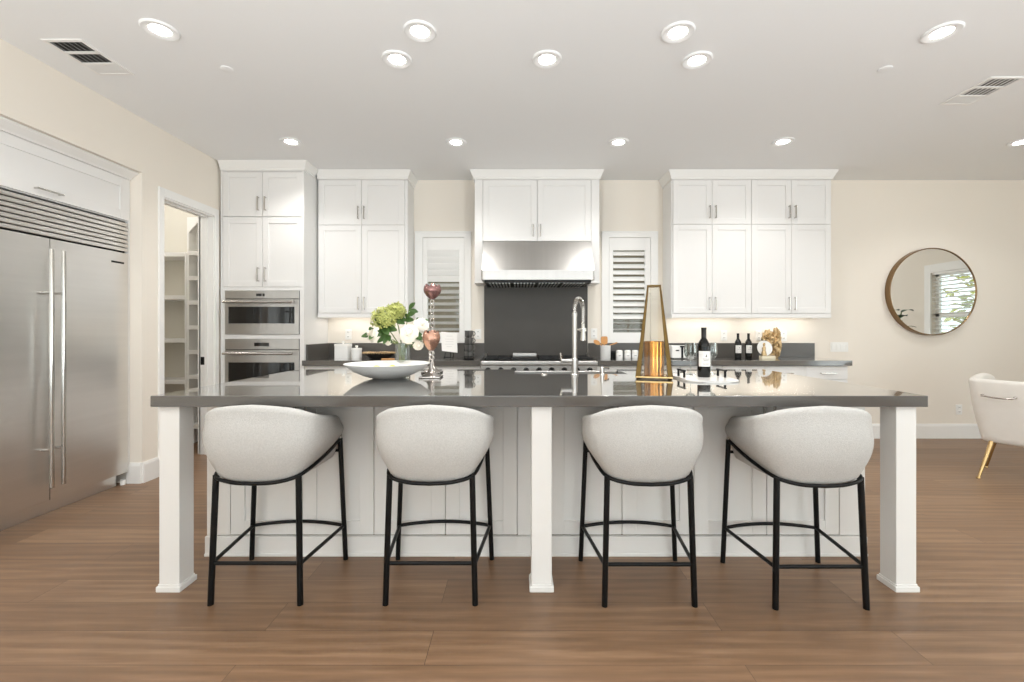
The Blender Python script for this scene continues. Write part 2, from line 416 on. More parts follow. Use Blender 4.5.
bm = nb(); baseboard(bm, XR, GW1, XR, D); baseboard(bm, XR, YB, XR, GW0); struct('baseboard_right', bm, M['trim'])
bm = nb(); baseboard(bm, XL-.12, D, -5.1, D, .12); baseboard(bm, -5.1, D, -5.1, AL1+.1, .12); struct('baseboard_pantry', bm, M['trim'])
# pantry door casing and jamb
r = struct('door_1'); bm = nb()
box(bm, XL, XL+.018, DO0-.055, DO0, 0, DOZ+.075, .004); box(bm, XL, XL+.018, DO1, DO1+.06, 0, DOZ+.075, .004)
box(bm, XL, XL+.018, DO0, DO1, DOZ, DOZ+.075, .004)
struct('door_casing', bm, M['trim'], r)
bm = nb()
box(bm, XL-.135, XL+.004, DO0-.002, DO0+.012, 0, DOZ); box(bm, XL-.135, XL+.004, DO1-.012, DO1+.002, 0, DOZ); box(bm, XL-.135, XL+.004, DO0, DO1, DOZ-.012, DOZ+.002)
box(bm, XL-.075, XL-.045, DO1-.024, DO1-.012, 0, DOZ-.012, .002); box(bm, XL-.075, XL-.045, DO0+.012, DO0+.024, 0, DOZ-.012, .002)
box(bm, XL-.075, XL-.045, DO0+.012, DO1-.012, DOZ-.024, DOZ-.012, .002)
box(bm, XL-.15, XL-.12, DO1-.012, DO1+.06, 0, DOZ+.06, .003)
struct('door_jamb', bm, M['trim'], r)
struct('strike_plate', bx(XL-.118, XL-.080, DO1-.015, DO1-.011, .90, .98, .001), M['darkmetal'], r)
# pantry shelving
PYF, PYB = 4.85, D
def shelving(name, label, x0, x1, zs, ztop, arch=False):
    t = thing(name, label, 'shelves', ((x0+x1)/2, PYB, 0), 'pantry shelving banks')
    for x in (x0, x1-.022): obj('side_panel', bx(x, x+.022, PYF, PYB-.001, 0, ztop, .001), M['trim'], t)
    for z in zs: obj('shelf', bx(x0+.022, x1-.022, PYF-.002, PYB-.001, z-.045, z, .002), M['trim'], t)
    if arch:
        c = (x0+x1)/2; bm = nb()
        prism(bm, [(x0+.02, ztop), (x0+.02, ztop-.16), (c-.02, ztop-.05), (c+.02, ztop-.05), (x1-.02, ztop-.10), (x1-.02, ztop)], 'y', PYF, PYF+.02)
        box(bm, x0+.02, x1-.02, PYF+.02, PYB-.001, ztop-.03, ztop)
        obj('arched_valance', bm, M['trim'], t)
    return t
shelving('pantry_shelving', 'wide white shelf bank at left inside the pantry', -4.75, -3.612, [2.096, 1.628, 1.157, .705, .28], 2.10)
shelving('pantry_shelving', 'narrow white cubby shelf bank with angled top at right inside the pantry', -3.608, -3.32, [2.11, 1.838, 1.57, 1.30, 1.03, .76, .49, .22], 2.48, True)
# plantation shutter windows in the back wall
def shutter_window(name, wx, casing, lx, tilt, lower_tilt=None, split=None):
    r = struct(name); cx0, cx1 = casing; y = D
    bm = nb(); cz = 2.385
    box(bm, cx0, wx[0]+.004, y-.022, y, WZ0, cz, .004); box(bm, wx[1]-.004, cx1, y-.022, y, WZ0, cz, .004)
    box(bm, wx[0], wx[1], y-.022, y, WZ1-.006, cz, .004)
    box(bm, cx0, cx1, y-.030, y-.020, cz-.02, cz, .003)
    struct('window_casing', bm, M['trim'], r)
    bm = nb(); a, b_ = wx[0]+.006, wx[1]-.006; yf = y-.016
    z0, z1 = 1.222, 2.17
    box(bm, a, lx[0], yf, yf+.03, WZ0+.002, WZ1-.01, .002); box(bm, lx[1], b_, yf, yf+.03, WZ0+.002, WZ1-.01, .002)
    box(bm, lx[0], lx[1], yf, yf+.03, WZ0+.002, z0, .002); box(bm, lx[0], lx[1], yf, yf+.03, z1, WZ1-.01, .002)
    struct('shutter_panel', bm, M['trim'], r)
    bm = nb(); n = 13; p = (z1-z0)/n
    for k in range(n):
        zc = z0+p*(k+.5); th = tilt if (split is None or zc > split) else lower_tilt
        hw, ht = .038, .0045
        pts = []
        for q in range(12):
            u = 2*PI*q/12; pts.append((hw*math.cos(u), ht*math.sin(u)))
        c_, s_ = math.cos(th), math.sin(th)
        prism(bm, [(yf+.015+py*c_-pz*s_, zc+py*s_+pz*c_) for py, pz in pts], 'x', lx[0]+.001, lx[1]-.001)
    struct('louvers', bm, M['trim'], r)
    bm = nb()
    for (p0, p1) in ((wx[0], wx[0]+.04), (wx[1]-.04, wx[1])): box(bm, p0, p1, y+.075, y+.115, WZ0, WZ1)
    box(bm, wx[0], wx[1], y+.075, y+.115, WZ0, WZ0+.04); box(bm, wx[0], wx[1], y+.075, y+.115, WZ1-.04, WZ1); box(bm, wx[0], wx[1], y+.075, y+.115, 1.68, 1.72)
    struct('window_frame', bm, M['trim'], r)
    struct('pane', bx(wx[0]+.03, wx[1]-.03, y+.092, y+.098, WZ0+.03, WZ1-.03), M['window'], r)
shutter_window('window_1', W1, (-1.19, -.54), (-1.044, -.677), math.radians(-62), math.radians(-22), 1.79)
shutter_window('window_2', W2, (.963, 1.612), (1.096, 1.463), math.radians(46), math.radians(0), 1.38)
# right wall window with horizontal blind
r = struct('window_3'); bm = nb()
for y0, y1, z0, z1 in ((RW0-.11, RW0, RZ0-.11, RZ1+.13), (RW1, RW1+.11, RZ0-.11, RZ1+.13), (RW0, RW1, RZ1, RZ1+.13), (RW0, RW1, RZ0-.11, RZ0)):
    box(bm, XR-.022, XR, y0, y1, z0, z1, .004)
struct('window_casing', bm, M['trim'], r)
bm = nb()
for y0, y1, z0, z1 in ((RW0, RW0+.06, RZ0, RZ1), (RW1-.06, RW1, RZ0, RZ1), (RW0, RW1, RZ1-.06, RZ1), (RW0, RW1, RZ0, RZ0+.06), (RW0, RW1, 1.46, 1.52)):
    box(bm, XR+.06, XR+.10, y0, y1, z0, z1)
struct('window_frame', bm, M['trim'], r)
bm = nb(); z = RZ0+.04
while z < RZ1-.03:
    prism(bm, [(XR+.004, z+.006), (XR+.056, z-.006), (XR+.056, z-.002), (XR+.004, z+.010)], 'y', RW0+.005, RW1-.005); z += .062
box(bm, XR+.0, XR+.055, RW0+.004, RW1-.004, RZ1-.035, RZ1)
struct('blind_slats', bm, M['trim'], r)
struct('pane', bx(XR+.078, XR+.084, RW0+.05, RW1-.05, RZ0+.05, RZ1-.05), M['window'], r)
# outside
o = struct('ground_outside', bx(-6, 12, D+.25, 9, -.25, -.15), M['lawn'], smooth=0)
struct('ground_outside_right', bx(XR+.2, 12, YB, D+.2, -.25, -.15), M['lawn'], smooth=0)
bm = nb()
for k in range(44): box(bm, -2.5+.16*k, -2.5+.16*k+.1595, 6.45, 6.47, -.15, 2.75, .003)
for z in (.2, 1.15, 2.3): box(bm, -2.5, 4.5, 6.47, 6.51, z, z+.09)
o = obj('fence', bm, M['fence']); tag(o, 'weathered board fence outside, behind the right window shutter', 'fence')
# ceiling details
def registers(name, label, x0, x1, y0, y1):
    t = thing(name, label, 'vent', ((x0+x1)/2, (y0+y1)/2, H), 'ceiling air registers')
    z = H-.008; fw = .022; bm = nb()
    box(bm, x0, x0+fw, y0, y1, z, H, .003); box(bm, x1-fw, x1, y0, y1, z, H, .003)
    n = 3; h = (y1-y0-fw)/n
    for k in range(n+1): box(bm, x0+fw, x1-fw, y0+k*h, y0+k*h+fw, z, H, .002)
    obj('frame', bm, M['trim'], t)
    obj('duct_opening', bx(x0+fw, x1-fw, y0+fw, y1-fw, H-.0015, H-.0005), M['darkmetal'], t)
    for k in range(n):
        bm = nb(); a, b_ = y0+k*h+fw, y0+(k+1)*h
        m = 6 if k < 2 else 16
        for q in range(m):
            if k < 2:
                xx = x0+fw+(q+.5)*(x1-x0-2*fw)/m
                prism(bm, [(xx-.004, H-.002), (xx-.003, H-.002), (xx+.001, H-.006), (xx, H-.006)], 'y', a, b_)
            else:
                yy = a+(q+.5)*(b_-a)/m
                prism(bm, [(yy-.008, H-.007), (yy-.007, H-.008), (yy+.006, H-.003), (yy+.006, H-.002)], 'x', x0+fw, x1-fw)
        obj('vane_bank', bm, M['trim'], t)
registers('ceiling_vent', 'white ceiling air vent at left above the refrigerator', -2.836, -2.592, 2.642, 3.012)
registers('ceiling_vent', 'white ceiling air vent at right of the room', 3.225, 3.468, 3.036, 3.412)
for px, side, lab in ((227, 'l', 'small flat sprinkler cover on the ceiling at left'), (885, 'r', 'small flat sprinkler cover on the ceiling at right')):
    Y = F*(H-CAMZ)/(CY-69)
    o = obj('sprinkler_cover', lt([(0, -.008), (.034, -.008), (.040, -.004), (.040, 0)], (PX(px, Y), Y, H), 24), M['ceiling']); tag(o, lab, 'sprinkler cover', 'ceiling sprinkler covers')
LG = [(160, 29.5, 'bright recessed ceiling light nearest the left air vent'),
      (420, 31, 'recessed ceiling light, left of centre, nearer one of a close pair'),
      (397, 59, 'recessed ceiling light, left of centre, farther one of a close pair'),
      (547, 59, 'recessed ceiling light alone at the centre above the island'),
      (678, 32, 'recessed ceiling light, right of centre, nearer one of a close pair'),
      (697, 60, 'recessed ceiling light, right of centre, farther one of a close pair'),
      (942, 32, 'bright recessed ceiling light in front of the right air vent'),
      (291, 141.5, 'recessed ceiling light in the far row by the oven cabinet'),
      (456, 142, 'recessed ceiling light in the far row, just left of the range hood'),
      (618.5, 142, 'recessed ceiling light in the far row, just right of the range hood'),
      (783, 141.5, 'recessed ceiling light in the far row before the right cabinets'),
      (1021, 142, 'recessed ceiling light in the far row at the right picture edge')]
SPOT = 28
first = None
for px, py, lab in LG:
    Y = F*(H-CAMZ)/(CY-py); loc = (PX(px, Y), Y, H)
    if first is None:
        t = first = thing('recessed_light', lab, 'ceiling light', loc, 'recessed ceiling downlights')
        bm = nb(); lathe(bm, [(.053, -.003), (.054, -.005), (.082, -.013), (.090, -.011), (.095, -.004), (.095, 0), (.053, 0), (.053, -.003)], loc, 40); obj('trim_ring', bm, M['ceiling'], t)
        obj('lens', lt([(0, -.005), (.050, -.005), (.054, -.003), (.054, 0), (0, 0)], loc, 32), M['outglow'], t)
    else:
        dup(first, loc, lab)
    l = bpy.data.lights.new('downlight', 'SPOT'); l.energy = SPOT; l.spot_size = math.radians(135); l.spot_blend = .7; l.shadow_soft_size = .06; l.color = (1, .985, .96)
    lo = bpy.data.objects.new('downlight', l); C.objects.link(lo); lo.location = (loc[0], loc[1], H-.03)
l = bpy.data.lights.new('pantry_fill', 'POINT'); l.energy = 13; l.shadow_soft_size = .08; l.color = (1, .98, .95)  # added fill without a fixture, brightens the pantry
lo = bpy.data.objects.new('pantry_fill', l); C.objects.link(lo); lo.location = (-3.95, 4.3, 2.85)

# ================================================================== CABINETS
YU = 4.83                         # face of the wall cabinets
YT = 4.56                         # face of the tall cabinet and the base cabinets
ZC0 = 2.885                       # underside of the crown moulding
def wall_cabinet(label, x0, x1, doors, group, zb, zsplit, ztop, left=None, right=None, led=True):
    """doors: list of (x0, x1, handle side)"""
    t = thing('upper_cabinet', label, 'cabinet', ((x0+x1)/2, D, zb), group)
    bm = nb(); box(bm, x0, x1, YU+.021, D-.001, zb+.045, ZC0+.03, .001); box(bm, x0+.001, x1-.001, YU+.002, YU+.03, ztop+.003, ZC0+.03, .001)
    box(bm, x0, x1, YU+.004, YU+.022, zb, zb+.047, .003)            # light rail
    box(bm, x0+.001, x0+.018, YU+.022, D-.001, zb, zb+.044); box(bm, x1-.018, x1-.001, YU+.022, D-.001, zb, zb+.044)
    obj('carcass', bm, M['cab'], t)
    obj('crown_moulding', crown(nb(), x0, x1, YU, ZC0, H-.0015, .045, left, right), M['trim'], t)
    for a, b_, hs in doors:
        hx = b_-.032 if hs == 'r' else a+.032
        d = obj('door', shaker(nb(), a+.002, b_-.002, zb+.05, zsplit-.002, YU), M['cab'], t)
        obj('handle', pull_v(hx, zb+.085, zb+.225, YU), M['chrome'], d)
        d = obj('door', shaker(nb(), a+.002, b_-.002, zsplit+.002, ztop, YU), M['cab'], t)
        obj('handle', pull_v(hx, zsplit+.06, zsplit+.20, YU), M['chrome'], d)
    if led: obj('led_strip', bx(x0+.06, x1-.06, D-.16, D-.13, zb+.030, zb+.044, .002), M['strip'], t)
    if led: area('under_cabinet_light', ((x0+x1)/2, D-.145, zb+.025), (0, 0, 0), x1-x0-.14, .03, 1.0, (1, .965, .92))
    return t
zb, zs, zt = 1.385, 2.39, 2.878
xs = [PX(v, YU) for v in (318.5, 361.5, 404.5)]
wall_cabinet('white wall cabinet with stacked doors between oven cabinet and left window', xs[0]-.012, xs[2]+.03, [(xs[0], xs[1], 'r'), (xs[1], xs[2], 'l')], 'white wall cabinets', zb, zs, zt, None, D-.002)
xs = [PX(v, YU) for v in (673, 712.2, 751.6, 791.6, 831.2)]
wall_cabinet('white wall cabinet with stacked doors, right next to the right window', xs[0]-.012, xs[2], [(xs[0], xs[1], 'r'), (xs[1], xs[2], 'l')], 'white wall cabinets', zb-.003, zs+.008, zt, D-.002, None)
wall_cabinet('white wall cabinet with stacked doors, the rightmost, by the bare wall', xs[2], xs[4]+.004, [(xs[2], xs[3], 'r'), (xs[3], xs[4], 'l')], 'white wall cabinets', zb-.003, zs+.008, zt, None, D-.002)
# cabinet over the hood with side columns
x0, x1 = PX(474.7, YU), PX(599.3, YU); xa, xb = PX(482.7, YU), PX(591.3, YU); xm = PX(537.3, YU)
t = thing('hood_cabinet', 'white cabinet above the range hood with tall side columns', 'cabinet', ((x0+x1)/2, D, 1.77))
bm = nb(); box(bm, x0, x1, YU+.021, D-.001, 2.21, ZC0+.03, .001); box(bm, x0, x1, YU+.002, YU+.03, zt+.003, ZC0+.03, .001)
obj('carcass', bm, M['cab'], t)
for a, b_ in ((x0, xa), (xb, x1)):
    bm = nb(); box(bm, a, b_, YU+.001, D-.001, 1.775, zt+.004, .0015); box(bm, a-.006, b_+.006, YU-.008, D-.001, 1.757, 1.777, .004)
    obj('side_column', bm, M['cab'], t)
obj('crown_moulding', crown(nb(), x0, x1, YU, ZC0, H-.0015, .045, D-.002, D-.002), M['trim'], t)
for a, b_, hs in ((xa, xm, 'r'), (xm, xb, 'l')):
    hx = b_-.045 if hs == 'r' else a+.035
    d = obj('door', shaker(nb(), a+.003, b_-.003, 2.216, zt, YU, .065), M['cab'], t)
    obj('handle', pull_v(hx, 2.262, 2.395, YU), M['chrome'], d)
# tall oven cabinet
x0, x1 = XL+.022, PX(304, YT); xa, xb = PX(222.7, YT), PX(303, YT); xm = PX(262.4, YT)
ox0, ox1 = PX(225.5, YT), PX(299.3, YT)
t = thing('oven_cabinet', 'tall white cabinet housing two built-in ovens beside the pantry door', 'cabinet', ((x0+x1)/2, D, 0))
zc = [PZ(y, YT) for y in (171.8, 216.3, 217.3, 287)]
zo = [PZ(y, YT) for y in (290.6, 334.4, 339, 388)]
bm = nb()
xi = x1-.0205
box(bm, x0+.001, xi, YT+.021, D-.002, zo[0]+.003, ZC0+.029); box(bm, xa, xi, YT+.001, YT+.0205, zc[0]+.003, ZC0+.03, .001)
box(bm, x0+.001, xi, YT+.361, D-.002, .1, zo[0]); box(bm, xa, ox0-.004, YT+.001, YT+.36, .1, zc[3]-.002, .001); box(bm, ox1+.004, xi, YT+.001, YT+.36, .1, zc[3]-.002, .001)
for z0, z1 in ((zo[0]+.002, zc[3]-.002), (zo[2]+.002, zo[1]-.002), (.62, zo[3]-.024)): box(bm, ox0-.0035, ox1+.0035, YT+.0015, YT+.35, z0, z1)
box(bm, x1-.02, x1, YT+.001, D-.001, 0, ZC0+.03, .001); box(bm, x0, xa-.002, YT+.001, D-.003, 0, ZC0+.03, .001)
box(bm, xa, xi, YT+.06, YT+.36, 0, .098)
obj('carcass', bm, M['cab'], t)
obj('crown_moulding', crown(nb(), x0, x1, YT, ZC0, H-.0015, .045, None, YU-.047), M['trim'], t)
for a, b_, hs in ((xa, xm, 'r'), (xm, xb, 'l')):
    hx = b_-.036 if hs == 'r' else a+.036
    for z0, z1, h0, h1 in ((zc[1], zc[0], PZ(211, YT), PZ(197, YT)), (zc[3], zc[2], PZ(281.8, YT), PZ(267.5, YT))):
        d = obj('door', shaker(nb(), a+.002, b_-.002, z0+.002, z1-.002, YT), M['cab'], t); obj('handle', pull_v(hx, h0, h1, YT), M['chrome'], d)
d = obj('drawer', shaker(nb(), xa+.002, xb-.002, .11, .61, YT), M['cab'], t); obj('handle', pull_h(xm-.08, xm+.08, .52, YT), M['chrome'], d)
def oven(label, z0, z1, zband, zh, wz0, wz1, kind):
    t = thing('built_in_oven', label, 'oven', ((ox0+ox1)/2, YT, z0), 'built-in wall ovens')
    yf = YT-.012
    obj('chassis', bx(ox0-.002, ox1+.002, YT+.004, YT+.340, z0, z1, .001), M['darkmetal'], t)
    cp = obj('control_panel', bx(ox0, ox1, yf, YT+.004, zband+.003, z1, .003), M['steelv'], t)
    c = (ox0+ox1)/2; zm = (zband+z1)/2
    if kind == 'm':
        obj('display', bx(c-.055, c+.0, yf-.002, yf+.001, zm-.016, zm+.012), M['ovenglass'], cp); obj('display', bx(c+.008, c+.03, yf-.002, yf+.001, zm-.016, zm+.012), M['ovenglass'], cp)
    else:
        obj('display', bx(c-.075, c+.075, yf-.002, yf+.001, zm-.018, zm+.018), M['ovenglass'], cp)
    dr = nb(); wx0, wx1 = ox0+.036, ox1-.044
    box(dr, ox0, wx0, yf, YT+.004, z0, zband-.003, .002); box(dr, wx1, ox1, yf, YT+.004, z0, zband-.003, .002); box(dr, wx0, wx1, yf, YT+.004, wz1, zband-.003, .002); box(dr, wx0, wx1, yf, YT+.004, z0, wz0, .002)
    d = obj('door', dr, M['steelv'], t)
    obj('window', bx(wx0-.004, wx1+.004, yf+.003, YT+.002, wz0-.004, wz1+.004), M['ovenglass'], d)
    bm = nb(); tube(bm, [(ox0+.01, yf-.05, zh), (ox1-.04, yf-.05, zh)], .013, 14)
    for x in (ox0+.04, ox1-.075): tube(bm, [(x, yf-.05, zh), (x, yf+.002, zh)], .010, 10)
    obj('handle', bm, M['chrome'], d)
oven('upper built-in stainless oven, the shorter microwave one', zo[1], zo[0], PZ(299, YT), PZ(302.2, YT), PZ(323.5, YT), PZ(306.8, YT), 'm')
oven('lower built-in stainless oven just above the island top line', zo[3]-.02, zo[2], PZ(349.8, YT), PZ(353.3, YT), zo[3]+.05, PZ(362.4, YT), 'o')
# base cabinets and counters
ZTOP, ZUN = .94, .887
YC = 4.51
def base_cabinet(label, x0, x1, group, double=False):
    t = thing('base_cabinet', label, 'cabinet', ((x0+x1)/2, D, 0), group)
    bm = nb(); box(bm, x0+.0005, x1-.0005, YT+.021, D-.001, .1, ZUN, .001); box(bm, x0+.0005, x1-.0005, YT+.08, D-.001, 0, .1)
    obj('carcass', bm, M['cab'], t)
    d = obj('drawer', bx(x0+.002, x1-.002, YT, YT+.02, .745, ZUN-.008, .002), M['cab'], t); c = (x0+x1)/2
    obj('handle', pull_h(c-.075, c+.075, .808, YT), M['chrome'], d)
    d = obj('door', shaker(nb(), x0+.002, x1-.002, .105, .738, YT), M['cab'], t); obj('handle', pull_v(x1-.035, .56, .70, YT), M['chrome'], d)
XA0, XA1 = PX(304, YT)+.004, -.384
XB0, XB1 = .809, 3.38
n = 4; wdt = (XA1-XA0)/n; ords = ['first', 'second', 'third', 'fourth']
for i in range(n): base_cabinet('white base cabinet with drawer, %s from the oven cabinet' % ords[i], XA0+i*wdt, XA0+(i+1)*wdt, 'white base cabinets left of the range')
n = 6; wdt = (XB1-XB0)/n
for i, q in enumerate(['first right of the range', 'second right of the range', 'third right of the range', 'third from the right end', 'second from the right end', 'at the right end of the counter']):
    base_cabinet('white base cabinet with drawer, '+q, XB0+i*wdt, XB0+(i+1)*wdt, 'white base cabinets right of the range')
def counter(name, label, x0, x1, y0, left_ret=False):
    t = thing(name, label, 'countertop', ((x0+x1)/2, D, ZUN))
    obj('worktop', bx(x0, x1, y0, D-.001, ZUN, ZTOP, .003), M['slab'], t)
    return t
t = counter('countertop', 'dark grey quartz countertop left of the range', XA0-.003, XA1-.002, YC)
bm = nb(); box(bm, XA0-.003, XA1-.002, D-.021, D-.001, ZTOP, 1.10, .002); box(bm, XA0-.003, XA0+.017, 4.60, D-.021, ZTOP, 1.10, .002)
obj('upstand', bm, M['upstand'], t)
t = counter('countertop', 'dark grey quartz countertop right of the range', XB0-.0, 3.39, YC)
obj('upstand', bx(XB0, 3.415, D-.021, D-.001, ZTOP, 1.10, .002), M['upstand'], t)
o = obj('backsplash', bx(PX(484.2, 5.12), PX(587.6, 5.12), D-.022, D-.001, .935, 1.775, .002), M['splash']); tag(o, 'tall dark grey stone slab backsplash between range and hood', 'backsplash')
# outlets on the kitchen wall
def outlet(label, px, py, Y=D, w=.072, h=.116, kind='o', group='wall outlets'):
    x, z = PX(px, Y), PZ(py, Y)
    t = thing('outlet' if kind == 'o' else 'switch_plate', label, 'outlet' if kind == 'o' else 'light switch', (x, Y, z), group)
    obj('cover_plate', bx(x-w/2, x+w/2, Y-.007, Y-.0005, z-h/2, z+h/2, .003), M['white'], t)
    if kind == 'o':
        for dz in (-.026, .026):
            s = obj('socket', bx(x-.017, x+.017, Y-.010, Y-.006, z+dz-.019, z+dz+.019, .003), M['white'], t)
            bm = nb(); box(bm, x-.008, x-.005, Y-.0106, Y-.0095, z+dz-.006, z+dz+.007); box(bm, x+.005, x+.008, Y-.0106, Y-.0095, z+dz-.006, z+dz+.007); obj('slot', bm, M['darkmetal'], s)
    else:
        n = 4
        for k in range(n):
            xx = x-w/2+(k+.5)*w/n; obj('rocker', bx(xx-.015, xx+.015, Y-.012, Y-.006, z-.032, z+.032, .003), M['white'], t)
outlet('white wall outlet above the canisters, under the left cabinet', 348.6, 334.5)
outlet('white wall outlet on the strip just left of the stone backsplash', 478.2, 334)
outlet('white wall outlet on the strip just right of the stone backsplash', 594, 333.5)
outlet('white wall outlet just left of the two back wine bottles', 723.8, 335.5)
outlet('white wall outlet just right of the two back wine bottles', 758.5, 335.5)
outlet('white wall outlet behind the gold sculpture', 783.5, 336)
outlet('white wall outlet low on the wall below the mirror', 958.6, 409.5)
outlet('wide white four-gang switch plate at the end of the right counter', 839, 347, w=.205, h=.11, kind='s', group='light switches')
# ------------------------------------------------------------------ range hood
YH0, YH1 = 4.53, 4.75
hx0, hx1 = PX(481.2, YH0), PX(594.7, YH0)
zb0, zb1, zh1 = PZ(280.8, YH0), PZ(270, YH0), PZ(241.4, YH1)
t = thing('range_hood', 'wide stainless steel range hood under the centre cabinet', 'range hood', ((hx0+hx1)/2, YH1, zb0))
bm = nb(); prism(bm, [(YH0+.006, zb1), (YH1, zh1), (YU-.012, zh1), (YU-.012, zb1)], 'x', hx0+.004, hx1-.004); obj('canopy', bm, M['steelv'], t, smooth=20)
bm = nb(); prism(bm, rpoly(hx0, hx1, YH0, D-.03, .02), 'z', zb0+.012, zb1)
bmesh.ops.bevel(bm, geom=[e for e in bm.edges if abs(e.verts[0].co.z-e.verts[1].co.z) < 1e-5], offset=.008, segments=3, affect='EDGES', profile=.5)
obj('lower_band', bm, M['steelv'], t)
bm = nb(); box(bm, hx0+.03, hx1-.03, YH0+.04, D-.05, zb0-.012, zb0+.014)
obj('filter_bay', bm, M['darkmetal'], t)
for k in range(4):
    a = hx0+.06+k*(hx1-hx0-.12)/4; bm = nb()
    for q in range(7): box(bm, a+.012+q*.034, a+.030+q*.034, YH0+.08, D-.1, zb0-.018, zb0-.010, .002)
    obj('baffle_filter', bm, M['steel'], t)
# ------------------------------------------------------------------ range
rx0, rx1 = PX(480.4, 4.47), PX(597.6, 4.47); YRF = 4.47
rx0, rx1 = -.378, .803
t = thing('gas_range', 'wide stainless steel gas range with black grates below the hood', 'range', ((rx0+rx1)/2, D, 0))
bm = nb(); box(bm, rx0, rx1, YRF+.06, D-.03, .12, .925, .002); box(bm, rx0+.03, rx1-.03, YRF+.12, D-.05, 0, .12)
obj('body', bm, M['steel'], t)
obj('bullnose', bx(rx0, rx1, YRF, YRF+.075, PZ(365.6, YRF), PZ(361, YRF), .012, 3), M['steelv'], t)
obj('control_panel', bx(rx0, rx1, YRF+.035, YRF+.062, .78, PZ(365.4, YRF), .002), M['steelv'], t)
for k in range(9):
    x = rx0+.075+k*(rx1-rx0-.15)/8
    bm = nb(); lathe(bm, [(0, .05), (.018, .05), (.022, .044), (.024, .006), (.029, .004), (.029, 0), (0, 0)], n=20)
    xform(bm, Matrix.Translation((x, YRF+.036, .842)) @ Matrix.Rotation(PI/2, 4, 'X')); obj('knob', bm, M['darkmetal'], t)
ctop = obj('cooktop', bx(rx0+.012, rx1-.012, YRF+.07, D-.06, .922, .938, .004), M['darkmetal'], t)
gw = (rx1-rx0-.06)/4
def grate(a, b_):
    bm = nb(); y0, y1 = YRF+.10, D-.12; z = .958
    for x in (a+.008, (a+b_)/2, b_-.008): box(bm, x-.006, x+.006, y0, y1, z-.008, z+.006, .002)
    for y in (y0+.006, y0+(y1-y0)/4, (y0+y1)/2, y0+3*(y1-y0)/4, y1-.006): box(bm, a, b_, y-.006, y+.006, z-.008, z+.006, .002)
    for x in (a+.008, b_-.008):
        for y in (y0+.008, y1-.008): box(bm, x-.007, x+.007, y-.007, y+.007, .937, z)
    return bm
for k in (0, 2, 3):
    a = rx0+.03+k*gw
    obj('grate', grate(a+.004, a+gw-.004), M['iron'], t)
    for y in (YRF+.22, D-.24):
        obj('burner', lt([(0, .016), (.035, .016), (.038, .010), (.05, .008), (.052, 0), (0, 0)], (a+gw/2, y, .937), 24), M['iron'], t)
a = rx0+.03+gw
bm = nb(); box(bm, a+.01, a+gw-.01, YRF+.10, D-.14, .938, .962, .003); obj('griddle', bm, M['iron'], t)
obj('griddle_cover', bx(a+.012, a+gw-.012, D-.30, D-.14, .962, .998, .004), M['steelv'], t)
bm = nb(); prism(bm, [(D-.06, .925), (D-.035, .925), (D-.035, .955), (D-.045, .955)], 'x', rx0, rx1); obj('back_guard', bm, M['darkmetal'], t)
for x in (rx0+.002, rx1-.02):
    bm = nb(); prism(bm, [(D-.2, .937), (D-.04, .937), (D-.04, .985)], 'x', x, x+.018); obj('side_guard', bm, M['steelv'], t)
for a, b_ in ((rx0+.01, rx0+.76), (rx0+.775, rx1-.01)):
    d = obj('oven_door', bx(a, b_, YRF+.035, YRF+.06, .14, .765, .004), M['steelv'], t)
    bm = nb(); tube(bm, [(a+.03, YRF-.01, .72), (b_-.03, YRF-.01, .72)], .014, 14)
    for x in (a+.06, b_-.06): tube(bm, [(x, YRF-.01, .72), (x, YRF+.037, .72)], .01, 10)
    obj('handle', bm, M['chrome'], d); obj('window', bx(a+.12, b_-.12, YRF+.032, YRF+.04, .3, .6), M['ovenglass'], d)

# ------------------------------------------------------------------ refrigerator and panel above
FX = -3.165; FY0, FY1 = 2.37, 3.618; FSEAM = PX(50.2, 1)  # face plane x = FX
ys = F*FX/(50.0-CX)             # the seam between the two doors
t = thing('refrigerator', 'large built-in double-door stainless refrigerator in the left wall', 'refrigerator', (FX-.3, (FY0+FY1)/2, 0))
ZD0, ZD1, ZG1 = .10, 1.868, 2.125
obj('body', bx(-3.86, FX-.03, FY0+.004, FY1-.004, .09, ZG1, .002), M['darkmetal'], t)
bm = nb(); box(bm, -3.86, FX-.055, FY0+.004, FY1-.05, .0, .088, .002); obj('toe_kick', bm, M['steel'], t)
for y0, y1, hs in ((FY0+.003, ys-.002, 1), (ys+.002, FY1-.003, 0)):
    d = obj('door', bx(FX-.03, FX, y0, y1, ZD0, ZD1, .004), M['steel'], t)
    hy = y1-.028 if hs else y0+.028
    hx = FX+.062; bm = nb(); z0, z1 = .20, 1.79
    hy = (ys-.048) if hs else (ys+.030)
    tube(bm, [(hx, hy, z0), (hx, hy, z1)], .0135, 16)
    for z in (.45, 1.50): tube(bm, [(hx, hy, z), (FX-.001, hy, z)], .009, 10)
    obj('handle', bm, M['chrome'], d)
bm = nb(); box(bm, FX-.05, FX-.035, FY0+.004, FY1-.004, ZD1+.004, ZG1-.002)
obj('grille_recess', bm, M['darkmetal'], t)
bm = nb(); n = 7; p = (ZG1-ZD1-.02)/n
for k in range(n):
    z = ZD1+.014+p*k
    prism(bm, [(FX-.024, z+p*.99), (FX-.018, z+p*.99), (FX-.003, z+p*.80), (FX, z+p*.66), (FX, z+.004), (FX-.004, z), (FX-.024, z+p*.12)], 'y', FY0+.006, FY1-.006)
obj('grille', bm, M['steel'], t)
obj('badge', bx(FX, FX+.003, FY1-.155, FY1-.045, 1.778, 1.793, .001), M['darkmetal'], t)
bm = nb(); bmx = FX-.05
tube(bm, [(FX-.03, FY1-.02, 0), (FX-.03, FY1-.02, .04)], .018, 12); obj('foot', bm, M['white'], t)
